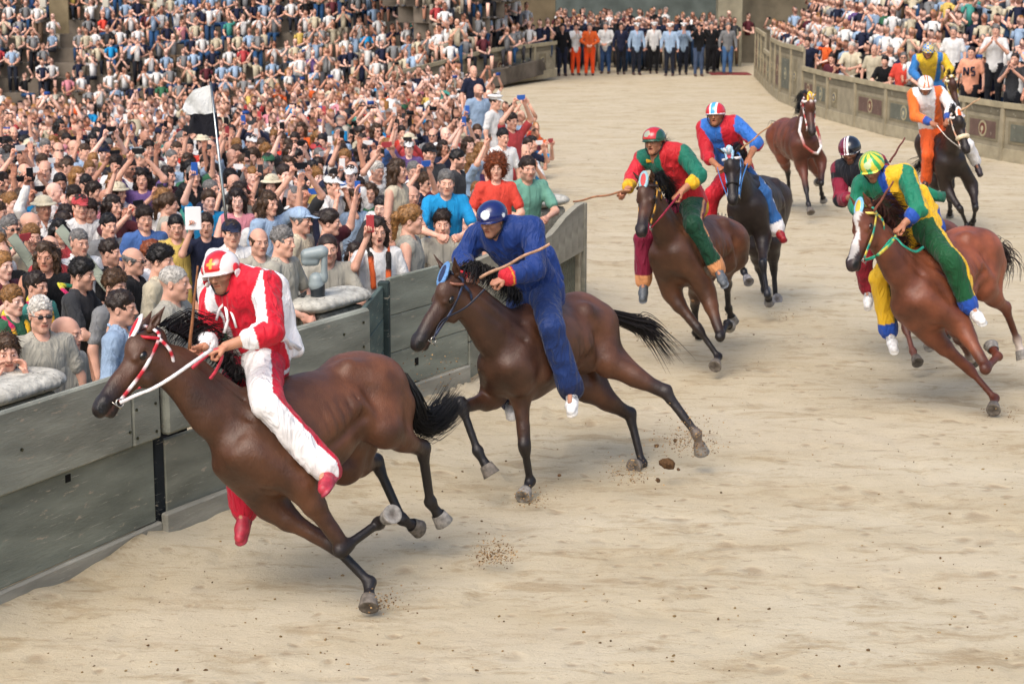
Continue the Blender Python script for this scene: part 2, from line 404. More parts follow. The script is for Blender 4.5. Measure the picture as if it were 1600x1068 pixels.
        cor = lerp(fe, ho, .62); c(fe, lerp(fe, cor, .6), .033, .031, None, 1, .015, tg); c(lerp(fe, cor, .8), cor, .036, .042, None, 1, .015, tg)
        hoofs.append((cor, ho, kn, fe))
    # neck and head
    pb = Lc(.02, -.06); poll = solve(*h['poll'], pb, .70 * S, h.get('ns', -1)); nose = solve(*h['nose'], poll, .55 * S, h.get('hs', -1))
    hd = nrm(nose - poll); nb = Lc(.12, -.30)
    dn = nb - poll + u * 0; dn = nrm(dn - (dn @ hd) * hd); hn = np.cross(hd, dn); hn = hn if hn @ n > 0 else -hn
    nl = np.cross(nrm(poll - nb), nrm(np.cross(n, poll - nb))); nln = nrm(n + hn)
    mid = lerp(nb, poll, .5) + nrm(v) * .02
    dirn = nrm(poll - nb); bl = nrm(np.cross(dirn, nln)); bl = bl if bl @ v < 0 else -bl   # towards throat
    HS = S * h.get('hs_', 1.06)
    c(Lc(.06, -.32), lerp(nb, poll, .38) , .245, .165, nln, .62, .07)
    c(lerp(nb, poll, .30) + bl * .02, lerp(nb, poll, .66) + bl * .03, .182, .135, nln, .60, .06)
    c(lerp(nb, poll, .58) + bl * .01, poll + bl * .125 * S - dirn * .05, .138, .108, nln, .66, .06)
    for s in (1, -1): pr.append(cp(lerp(nb, poll, .85) + bl * .07 + nln * s * .085 * S, Lc(.14, -.24, s * .15), .008, .004, None, 1, .06, -1, 0)); pr.append(cp(lerp(nb, poll, .8) - bl * .05 + nln * s * .078 * S, Lc(.10, -.12, s * .11), .006, .004, None, 1, .06, -1, 0))
    H = lambda x, y, z=0.: poll + HS * (hd * x + dn * y + hn * z)
    c(H(.02, .045), H(.14, .055), .078, .082, hn, .88, .03)                         # cranium
    for s in (1, -1):
        c(H(.10, .135, s * .035), H(.21, .150, s * .03), .086, .062, hn, .5, .025)   # jowl
        c(H(.11, .012, s * .058), H(.20, .018, s * .060), .024, .020, None, 1, .015); c(H(.15, .062, s * .066), H(.20, .060, s * .062), .014, .012, None, 1, .01)    # brow
        c(H(.24, .06, s * .045), H(.33, .065, s * .038), .018, .012, None, 1, .02)  # cheek bone
        c(H(.485, .035, s * .030), H(.53, .05, s * .034), .030, .026, None, 1, .018, 3)   # nostril wing
    c(H(.13, .05), H(.36, .05), .078, .058, hn, .78, .03)
    c(H(.33, .045), H(.50, .055), .055, .052, hn, .85, .03, 0)
    c(H(.42, .05), H(.525, .06), .05, .046, hn, .9, .03, 3)
    c(H(.22, .12), H(.42, .10), .035, .026, hn, .8, .03, 0)
    c(H(.42, .105), H(.50, .115), .026, .028, hn, .95, .015, 3)                     # lower lip
    for s in (1, -1):
        c(H(.540, .048, s * .052), H(.512, .030, s * .064), .017, .013, None, 1, .008, 3, 0)
        c(H(.14, .036, s * .090), H(.18, .04, s * .090), .018, .016, None, 1, .01, 3, 0)
    c(H(.54, .095, .03), H(.54, .095, -.03), .007, .007, None, 1, .008, 3, 0)
    V, Q = sdf(pr, h.get('res', .018))
    V = V + 0
    K = softcol(pr, V, cols, .018)
    # soft darkening of the points is real colour: black stockings and muzzle of a bay
    q = (V - poll) @ np.array([hd, dn, hn]).T / HS
    noseW = np.clip((q[:, 0] - .36) / .12, 0, 1) * (np.abs(q[:, 1] - .07) < .14) * (np.abs(q[:, 2]) < .12)
    K = K * (1 - noseW[:, None] * .75) + cc['nose'] * noseW[:, None] * .75
    if h.get('blaze'):
        bm = (np.abs(q[:, 2] - .01) < .024 + .01 * np.sin(q[:, 0] * 20)) & (q[:, 1] < .03) & (q[:, 0] > .08) & (q[:, 0] < .50)
        K[bm] = C('d8d2cc')
    if h.get('star'):
        bm = (np.abs(q[:, 2]) < .016) & (q[:, 1] < .02) & (np.abs(q[:, 0] - h['star']) < .03); K[bm] = C('cfc9c2')
    ho = (np.sqrt(((q - A(.535, .045, 0)) * A(1, 1, 0)) ** 2).sum(1) < 9) & (np.abs(np.abs(q[:, 2]) - .048) < .018) & (np.abs(q[:, 0] - .527) < .026) & (q[:, 1] < .066) & (q[:, 1] > .016)
    K[ho] = C('0a0808')
    li = (q[:, 0] > .47) & (np.abs(q[:, 1] - .095) < .008) & (np.abs(q[:, 2]) < .06); K[li] = C('6a4a44')
    lx = ((V - W) @ u) / S; ly = ((V - W) @ v) / S; warm = np.clip((-lx - .05) / .7, 0, 1) * np.clip(1 + ly * .4, .5, 1)
    K = K * (1 + warm[:, None] * A(.38, .26, .18)) * (1 - np.clip(lx + .1, 0, .5)[:, None] * .5)      # warmer brown quarters, darker forehand
    K *= (1 + .14 * vnoise(V * 4, 3) + .07 * vnoise(V * 16, 4))[:, None]
    ms = MS().add(V, Q, K)
    base = Lc(-.4, 0); base = A(base[0], base[1], 0.0)
    root = centred('horse', ms, M_COAT, base, label=h['label'], cat='horse', group='racing horses on the track')
    h['root'] = root; h['H'] = H; h['hf'] = (hd, dn, hn); h['poll'] = poll; h['Hs'] = HS
    # hooves
    for i, (cor, tip, kn, fe) in enumerate(hoofs):
        ax = nrm(tip - cor); fw = fe - kn; fw = fw - (fw @ ax) * ax
        fw = u - (u @ ax) * ax if np.linalg.norm(fw) < .02 else fw
        fw = nrm(fw); sd_ = np.cross(ax, fw); V_ = []; nn = 14
        prof = [(-.012, .043), (.0, .047), (.04, .053), (.070, .060), (.074, .058), (.070, .045)]
        for (z, r) in prof:
            for j in range(nn):
                a = 2 * math.pi * j / nn; V_.append(cor + ax * z * S + (fw * (math.cos(a) * 1.08 + (z * 2.2 if z > 0 else 0) * .12) + sd_ * math.sin(a)) * r * S)
        F_ = [[a * nn + j, a * nn + (j + 1) % nn, (a + 1) * nn + (j + 1) % nn, (a + 1) * nn + j] for a in range(len(prof) - 1) for j in range(nn)]
        m = MS(); hc = C('6b645c') if i % 2 else C('8a8680'); hc = h.get('hoofc', hc)
        m.add(V_, F_, hc); b = m.n
        m.add([cor + ax * .066 * S], np.zeros((0, 4)), C('4a423b')); m.F.pop(); m.F.append(np.array([[(len(prof) - 1) * nn + j, (len(prof) - 1) * nn + (j + 1) % nn, b] for j in range(nn)]))
        centred('hoof', m, M_HOOF, cor, root)
    for s in (1, -1):
        m = MS(); E_, Fe = sdf([el(H(.16, .037, s * .068), (.032, .024, .024), [hd, dn, hn], k=.01)], .004); m.add(E_, Fe, C('0b0706'))
        centred('eye', m, M_EYE, H(.16, .037, s * .069), root)
        # ear: a curved leaf with a hollow front
        eb = H(.0, -.02, s * .055); ed = h.get('ear', (-.05, -.13, .05)); tip = eb + HS * (hd * ed[0] + dn * ed[1] + hn * s * ed[2])
        ex = nrm(tip - eb); out = nrm(hn * s * .6 + hd * .5); out = nrm(out - (out @ ex) * ex)
        es = [cp(eb - ex * .02, lerp(eb, tip, .35), .022, .027, out, .7, .015), cp(lerp(eb, tip, .3), tip, .027, .005, out, .6, .015), cp(lerp(eb, tip, .15) + out * .020, lerp(eb, tip, .8) + out * .012, .015, .005, None, 1, .008, 0)]
        E_, Fe = sdf(es, .006); m = MS(); m.add(E_, Fe, cc['body'] * .8); centred('ear', m, M_COAT, eb, root)
    # mane
    side = h.get('mane_side', 1); m = MS(); crest = lambda t: lerp(poll + dn * .01 - hd * .02, Lc(.05, .0), t) - bl * (.075 + .05 * math.sin(t * 3.1)) * S
    fly = h.get('fly', .10); wind = -u
    def mr(t, R):
        t = R.random() ** .9; p = crest(t) + nln * R.uniform(-.02, .02); L = (.10 + .07 * R.random()) * S * (1.2 - .5 * t)
        o = nln * side * (1 if R.random() < .75 else -.4) * L * .5
        f = fly * (1.3 - t) * R.random() * 2
        return [p + bl * .03, p - bl * (.02 + f * .35) + o * .35 + wind * f * .5, p + bl * L * (.45 - f * 1.5) + o * .7 + wind * f * 1.4, p + bl * L * (.9 - f * 3.5) + o * .75 + wind * f * 2.2]
    strands(m, mr, h.get('nm', 700), 6, .0036 * S, cc['mane'] * 1.0, .03, 5); centred('mane', m, M_HAIR, poll, root)
    # tail
    dock = Lc(-1.13, -.13); path = [dock + u * .08]
    dd = dep(dock)
    for (x, y, o) in h['tail']: path.append(P(x, y, dd + o))
    m = MS(); sp = h.get('tspread', .05); rv = h.get('trand', .6)
    def tr(t, R):
        o = A(R.gauss(0, 1), R.gauss(0, 1), R.gauss(0, 1)); L = 1 - rv * R.random() * .5; k = len(path)
        pts = [path[0] + o * .012]
        for j in range(1, k):
            f = j / (k - 1); pts.append(path[j] + o * sp * (.4 + f * h.get('tfan', 1.0)))
        e = max(2, int(round(k * L))); return pts[:max(e, 3)]
    strands(m, tr, int(h.get('nt', 420) * 1.4), 9, .0048 * S, cc['tail'], .03, 9); centred('tail', m, M_HAIR, dock, root)
    tack(h, root)
    return root
def segcol(n, c1, c2, k): return np.array([c1 if (i // k) % 2 == 0 else c2 for i in range(n)])
def tack(h, root):
    H = h['H']; hd, dn, hn = h['hf']; t = h.get('tack', {}); c1 = t.get('c1', C('2a1a14')); c2 = t.get('c2', c1); r = t.get('r', .0075)
    m = MS(); hw = .082
    def strap(pts, cA=c1, cB=c2, rr=r * 1.35, seg=22, fl=True):
        pts = [A(p) for p in pts]; o = []
        for k in range(seg + 1):
            f = k / seg * (len(pts) - 1); j = min(int(f), len(pts) - 2); a = f - j
            p0, p1, p2, p3 = pts[max(j - 1, 0)], pts[j], pts[j + 1], pts[min(j + 2, len(pts) - 1)]
            o.append(.5 * ((2 * p1) + (p2 - p0) * a + (2 * p0 - 5 * p1 + 4 * p2 - p3) * a * a + (3 * p1 - p0 - 3 * p2 + p3) * a ** 3))
        tube(o, rr, 6, segcol(seg + 1, cA, cB, 2), m, flat=hn if fl else None, q=.42 if fl else 1)
    for s in (1, -1):
        strap([H(.0, -.045, 0), H(.005, .0, s * .070), H(.03, .045, s * .082), H(.20, .085, s * .077), H(.36, .095, s * .058), H(.44, .095, s * .056)])   # cheekpiece
        strap([H(.03, .045, s * .084), H(.04, .13, s * .092), H(.08, .21, s * .062), H(.10, .24, 0)], seg=16)     # throat lash
    strap([H(.03, .045, .085), H(.07, -.01, .075), H(.08, -.042, 0), H(.07, -.01, -.075), H(.03, .045, -.085)], t.get('brow', c1), t.get('brow', c1), r * 1.3, fl=False)
    if t.get("noseband") is not None:
        nb = t['noseband']; strap([H(.33, .09, .058), H(.34, .02, .056), H(.345, -.018, 0), H(.34, .02, -.056), H(.33, .09, -.058)], nb, nb, t.get('nbr', .009), fl=False)
        strap([H(.33, .09, .058), H(.31, .14, .03), H(.31, .145, 0), H(.31, .14, -.03), H(.33, .09, -.058)], nb, nb, .008, fl=False)
    centred('bridle', m, M_LEATHER, H(.2, .08), root)
    for s in (1, -1):
        m = MS(); cen = H(.445, .10, s * .060); o = [cen + .024 * (hd * math.cos(a) + dn * math.sin(a)) for a in np.linspace(0, 2 * math.pi, 17)]
        tube(o, .004, 6, C('b8b4ac'), m, cap=False); tube([cen + hd * .03 - dn * .04, cen + hd * .02 + dn * .035], .003, 6, C('b8b4ac'), m)
        centred('bit_ring', m, M_METAL, cen, root)
    for rein in h.get('reins', []):
        m = MS(); s = rein[0]; pts = ([] if len(rein) > 4 else [H(.445, .10, s * .062)]) + [p if isinstance(p, np.ndarray) else P(*p) for p in rein[1]]; o = []; seg = 26
        for k in range(seg + 1):
            f = k / seg * (len(pts) - 1); j = min(int(f), len(pts) - 2); a = f - j
            p0, p1, p2, p3 = pts[max(j - 1, 0)], pts[j], pts[j + 1], pts[min(j + 2, len(pts) - 1)]
            o.append(.5 * ((2 * p1) + (p2 - p0) * a + (2 * p0 - 5 * p1 + 4 * p2 - p3) * a * a + (3 * p1 - p0 - 3 * p2 + p3) * a ** 3))
        tube(o, t.get('rr', .010), 6, segcol(seg + 1, rein[2], rein[3], 5), m, flat=h['uvn'][2], q=.5); centred('rein', m, M_LEATHER, pts[0], root)
    cap = h.get('cap')
    if cap:                                                       # padded ornament lying on the forehead between the ears
        ce = H(.045, -.072, 0); m = MS()
        for (rx, ry, rz, cA, off) in ((.105, .016, .052, cap[0], 0), (.078, .018, .033, cap[1], .004)):
            E_, Fe = sdf([el(ce - dn * off, (rx, ry, rz), [nrm(hd + dn * .25), nrm(dn - hd * .25), hn], k=.01)], .007); m.add(E_, Fe, cA)
        if len(cap) > 2:
            b = H(.06, -.075, 0)
            for k in range(5):
                a = (k - 2) * .25; tube([b, b - dn * .06 + hn * a * .05, b - dn * .12 + hn * a * .12 - hd * .02], [.012, .016, .012], 6, cap[2] if k % 2 else cap[0], m, flat=hd, q=.4)
        centred('browband_ornament', m, M_SILK, ce, root)
    if h.get('collar'):                                           # loose reins looped round the neck
        m = MS(); o = [P(*p) for p in h['collar']]; tube(o, .022, 8, segcol(len(o), C('d8d2cc'), C('8a3020'), 2), m); centred('rein', m, M_LEATHER, o[0], root)
# ---------------------------------------------------------------- people: modules
def vnorm(V, Q):
    N = np.zeros_like(V); a, b, c_, d = V[Q[:, 0]], V[Q[:, 1]], V[Q[:, 2]], V[Q[:, 3]]; f = np.cross(c_ - a, d - b)
    for i in range(4): np.add.at(N, Q[:, i], f)
    return N / np.maximum(np.linalg.norm(N, axis=1), 1e-9)[:, None]
def wrinkle(V, Q, amp, fr, seed=0, stretch=(1, 1, .5)):
    N = vnorm(V, Q); s = A(stretch) * fr
    return V + N * (amp * (vnoise(V * s, seed) * .7 + (1 - np.abs(vnoise(V * s * 2.1 + 7, seed + 1)) * 2) * .45))[:, None]
def head_mesh(res=.006, beard=0, mouth=0, glasses=0, age=0, fem=0, wide=1.0, look=0):
    w_ = wide * (.94 if fem else 1)
    pr = [el((-.012, 0, .032), (.096, .077 * w_, .086)), el((.018, 0, -.035), (.072, .062 * w_, .082), k=.03),
          cp((.064, .008, -.098), (.064, -.008, -.098), .021, k=.03), cp((.0, .048 * w_, -.068), (.0, -.048 * w_, -.068), .022, k=.03),
          cp((.078, .028, .022), (.078, -.028, .022), .013, k=.015), cp((.088, 0, .012), (.108, 0, -.026), .008, .012, k=.012),
          cp((.098, .011, -.031), (.098, -.011, -.031), .0075, k=.008)]
    for s in (1, -1):
        pr += [el((.055, .043 * s, -.022), (.024, .020, .022), k=.02), el((.099, .031 * s, .0045), (.017, .017, .012), k=.012, op=-1),
               el((-.006, .078 * s * w_, -.006), (.018, .008, .030), k=.008), el((-.002, .086 * s * w_, -.004), (.010, .005, .018), k=.005, op=-1)]
    pr += [cp((-.02, 0, -.06), (-.045, 0, -.17), .056 - .010 * fem, .064 - .012 * fem, k=.03)]
    mouth *= .75; mo = .010
    pr += [cp((.083, .018, -.055 + mouth * .004), (.083, -.018, -.055 + mouth * .004), .0065, k=.008), cp((.080, .014, -.066 - mouth * .02), (.080, -.014, -.066 - mouth * .02), .0075, k=.008)]
    if mouth: pr += [el((.094, 0, -.062 - mouth * .006), (.020, .017, .004 + .013 * mouth), k=.004, op=-1)]
    for s in (1, -1): pr += [el((.0765, .031 * s, .004), (.0125, .0145, .0115), k=.002)]
    if age: pr += [cp((.085, .03, -.04), (.07, .045, -.07), .004, k=.006, op=-1), cp((.085, -.03, -.04), (.07, -.045, -.07), .004, k=.006, op=-1)]
    V, Q = sdf(pr, res); c = np.ones((len(V), 3)); x, y, z = V.T; ay = np.abs(y)
    c *= (1 - .10 * np.exp(-((x - .06) ** 2 + (ay - .045) ** 2 + (z + .03) ** 2) / .0006))[:, None] * A(1, 1, 1) + (.10 * np.exp(-((x - .06) ** 2 + (ay - .045) ** 2 + (z + .03) ** 2) / .0006))[:, None] * A(1.1, .75, .75)
    lip = (x > .072) & (ay < .024) & (np.abs(z + .060 + .008 * mouth) < .010 + .010 * mouth); c[lip] = A(.86, .62, .60)
    if mouth: inn = (x > .06) & (ay < .017) & (np.abs(z + .062 + .006 * mouth) < .004 + .011 * mouth) & (x < .092); c[inn] = A(.2, .09, .09)
    tee = (mouth > .4) & (x > .07) & (ay < .013) & (np.abs(z + .054) < .004); 
    if mouth: c[tee] = A(1.5, 1.9, 2.4)
    else: ln = (x > .075) & (ay < .022) & (np.abs(z + .0605) < .0028); c[ln] = A(.35, .2, .2)
    if beard:
        bm = (z < -.030) & (z > -.115) & (x > -.005) & ~lip & ((ay > .026) | (z < -.072) | ((z > -.052) & (z < -.043) & (x > .08))); c[bm] = c[bm] * (1 - beard) + A(.10, .09, .09) * beard
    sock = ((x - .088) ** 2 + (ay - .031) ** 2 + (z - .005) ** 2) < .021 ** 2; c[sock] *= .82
    br = (z > .018) & (z < .026) & (ay > .014) & (ay < .050) & (x > .06); c[br] = A(.38, .32, .30) if not age else A(.65, .65, .65)
    ey = ((x - .078) ** 2 + (ay - .031) ** 2 + (z - .004) ** 2 < .0142 ** 2) & (np.abs(z - .003) < .0065); c[ey] = A(1.3, 1.6, 1.9)
    ir = ey & ((ay - .031 + look * .004) ** 2 + (z - .003) ** 2 < .0062 ** 2); c[ir] = A(.06, .05, .05)
    nos = (x > .088) & (z < -.034) & (z > -.044) & (ay > .004) & (ay < .011); c[nos] = A(.3, .2, .2)
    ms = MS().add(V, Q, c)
    return ms
def glasses_mesh(dark=True):
    m = MS(); c = A(.03, .03, .03)
    for s in (1, -1):
        E_, Fe = sdf([el((.100, .031 * s, .003), (.006, .024, .017), k=.004)], .006); m.add(E_, Fe, c)
        tube([(.098, .052 * s, .010), (.07, .078 * s, .010), (0, .083 * s, .006)], .003, 4, c, m)
    tube([(.105, .01, .008), (.105, -.01, .008)], .003, 4, c, m); return m
def hair_mesh(style, res=.009, seed=0):
    pr = [el((-.016, 0, .040), (.100, .083, .092), k=.03), el((-.0, 0, .085), (.075, .060, .050), k=.03)]; am = .008; fr = 40; face = (.105, 0, -.035, .092); bot = -.035; fslope = .25
    if style == 'short': pass
    if style == 'crew': pr = [el((-.014, 0, .036), (.099, .081, .087), k=.03)]; am = .002
    if style == 'messy': pr += [el((-.01, 0, .075), (.09, .075, .065), k=.03), el((.05, .01, .085), (.04, .05, .03), k=.03)]; am = .009; fr = 34
    if style == 'curly': pr = [el((-.02, 0, .045), (.125, .115, .118), k=.03), el((-.05, 0, -.03), (.085, .10, .08), k=.05)]; am = .018; fr = 30; bot = -.14; fslope = .0
    if style == 'afro': pr = [el((-.02, 0, .05), (.115, .100, .105), k=.03)]; am = .012; fr = 36; bot = -.04
    if style == 'long': pr += [cp((-.06, .03, 0), (-.085, .03, -.26), .075, .055, A(1, 0, 0), .6), cp((-.06, -.03, 0), (-.085, -.03, -.26), .075, .055, A(1, 0, 0), .6), cp((.02, .078, .02), (-.02, .085, -.20), .026, .03), cp((.02, -.078, .02), (-.02, -.085, -.20), .026, .03)]; am = .010; fr = 24; bot = -.5
    if style == 'bun': pr += [el((-.125, 0, .06), (.038, .042, .040), k=.02)]; am = .005
    if style == 'pony': pr += [el((-.115, 0, .03), (.03, .03, .03), k=.02), cp((-.13, 0, .02), (-.14, .02, -.16), .034, .02)]; am = .006; bot = -.2; fslope = .6
    if style == 'ring': pr = [el((-.014, 0, .020), (.099, .083, .088), k=.03)]; am = .002
    if style == 'band': pr += [cp((-.06, .02, 0), (-.085, .02, -.20), .07, .04, A(1, 0, 0), .6)]; am = .006; bot = -.4
    def post(Fd, x, y, z):
        fc = np.sqrt((x - face[0]) ** 2 + (y * .92) ** 2 + (z - face[2]) ** 2) - face[3]
        Fd = np.maximum(Fd, -fc)
        if style not in ('long', 'curly', 'band', 'pony'): Fd = np.maximum(Fd, -(z - bot + np.minimum(x, 0) * .55 - .01 + (x > .0) * x * 1.2))
        else: Fd = np.maximum(Fd, -(z - bot)); Fd = np.maximum(Fd, np.minimum(-(z + .03), x - .02) if style != 'curly' else np.minimum(-(z + .05), x - .045))
        if style == 'ring': Fd = np.maximum(Fd, z - .045 + x * .3)
        n_ = np.sin(x * fr * 2.1 + np.sin(y * fr * 1.7)) * np.sin(y * fr * 1.9 + np.sin(z * fr)) * np.sin(z * fr * 1.8 + np.sin(x * fr * 1.4) + 1)
        return Fd + am * n_
    V, Q = sdf(pr, res, post); g = .8 + .35 * (vnoise(V * 60 * A(1, 1, .4), seed) * .5 + .5)
    m = MS().add(V, Q, np.tile(g[:, None], (1, 3))); N = vnorm(V, Q); R = np.random.RandomState(seed + 5)      # locks standing out of the mass
    n_, ln, lift, rr = dict(short=(520, .018, .15, .003), crew=(260, .010, .6, .003), messy=(620, .028, .32, .0035), curly=(900, .05, .6, .0045), afro=(700, .020, .9, .004), long=(420, .075, .12, .004), bun=(260, .03, .15, .003), pony=(300, .05, .15, .0035), ring=(160, .014, .4, .003), band=(360, .06, .15, .004)).get(style, (300, .03, .3, .004))
    T = []; VV = []
    for i in R.randint(0, len(V), n_):
        p, nn = V[i], N[i]
        if nn @ (p - A(-.01, 0, .02)) < 0: continue
        cb = A(-.5 + R.randn() * .5, R.randn() * .5, -.6 if p[2] < .06 or style in ('long', 'band', 'pony') else .1); cb = cb - (cb @ nn) * nn; cb = nrm(cb); L = ln * R.uniform(.5, 1.2)
        d = nrm(nn * lift + cb * (1 - lift * .5)); sd_ = np.cross(d, nn); sd_ = nrm(sd_) * rr; q1 = p + d * L * .5 - nn * .002; q2 = p + (d * .8 + cb * .5 + R.randn(3) * (.5 if style in ('curly', 'messy', 'afro') else .2)) * L; b = len(VV)
        VV += [p - sd_ - nn * .003, p + sd_ - nn * .003, p + nn * rr, q1 - sd_ * .8, q1 + sd_ * .8, q1 + nn * rr, q2]
        for j in range(3): T += [[b + j, b + (j + 1) % 3, b + 3 + (j + 1) % 3], [b + j, b + 3 + (j + 1) % 3, b + 3 + j], [b + 3 + j, b + 3 + (j + 1) % 3, b + 6]]
    gg = np.repeat(R.uniform(.6, 1.5, len(VV) // 7), 7); m.add(VV, T, np.tile(gg[:, None], (1, 3))); return m
def cap_mesh(kind, res=.009):
    m = MS()
    if kind == 'straw':
        V, Q = sdf([el((-.01, 0, .075), (.11, .10, .075), k=.02), cp((-.01, 0, .055), (-.01, 0, .055), .17, .17, A(0, 0, 1), .06, .02)], .011)
    elif kind == 'peaked':
        V, Q = sdf([el((-.01, 0, .105), (.135, .13, .028), k=.02), el((-.01, 0, .075), (.105, .095, .045), k=.02), cp((.08, 0, .05), (.13, 0, .035), .055, .04, A(.2, 0, 1), .12, .02)], .010)
    else:
        V, Q = sdf([el((-.012, 0, .050), (.106, .090, .088), k=.02), cp((.07, 0, .055), (.15, 0, .045), .060, .052, A(.1, 0, 1), .10, .02)], .009,
                   lambda F, x, y, z: np.maximum(F, -(z - .034)))
    return m.add(V, Q, (1, 1, 1))
def hand_mesh(curl=1.0, res=.0045, thumb=1.0, left=True):
    pr = [cp((.012, .0, 0), (.078, .006, 0), .030, .037, A(0, 0, 1), .42, k=.012), cp((-.03, 0, 0), (.02, 0, 0), .024, .027, A(0, 0, 1), .75, k=.02)]
    for i, (y, L) in enumerate(((-.030, .062), (-.010, .076), (.011, .080), (.032, .072))):
        p = A(.082, y, 0.); a = .12 * curl; d = A(1, (y - 0) * 1.2 * (1 - min(curl, 1) * .7), 0.)
        for j, f in enumerate((.45, .31, .24)):
            a += curl * (1.15, 1.35, .9)[j] * (1 if j else .8); q_ = p + A(math.cos(a), d[1] * .3, -math.sin(a)) * L * f
            pr.append(cp(p, q_, .0095 - .001 * j, .0088 - .001 * j, k=.004)); p = q_
    b = A(.018, .026, -.004); m_ = A(.048, .050 - .010 * thumb, -.012 - .012 * thumb); e = A(.072, .052 - .030 * thumb, -.020 - .016 * thumb)
    pr += [cp(b, m_, .015, .0115, k=.012), cp(m_, e, .011, .009, k=.004)]
    V, Q = sdf(pr, res); c = np.ones((len(V), 3)) * A(1.0, .93, .92)
    if not left: V = V * A(1, -1, 1); Q = Q[:, ::-1]
    return MS().add(V, Q, c)
_hm = {}
def hand(curl, left, res=.0045, thumb=1.0):
    k = (curl, left, res, thumb)
    if k not in _hm: _hm[k] = hand_mesh(curl, res, thumb, left)
    return _hm[k]
def handframe(wr, dirn, palm, left=True, s=1.0):                 # fingers along dirn, palm facing palm
    x = nrm(dirn); z = -nrm(palm - (palm @ x) * x); y = np.cross(z, x)
    return frame([x, y, z], wr, s)
def headframe(c, f, up=(0, 0, 1), s=1.0):
    f = nrm(f); u_ = A(up); l = nrm(np.cross(u_, f)); u_ = np.cross(f, l); return frame([f, l, u_], c, s)
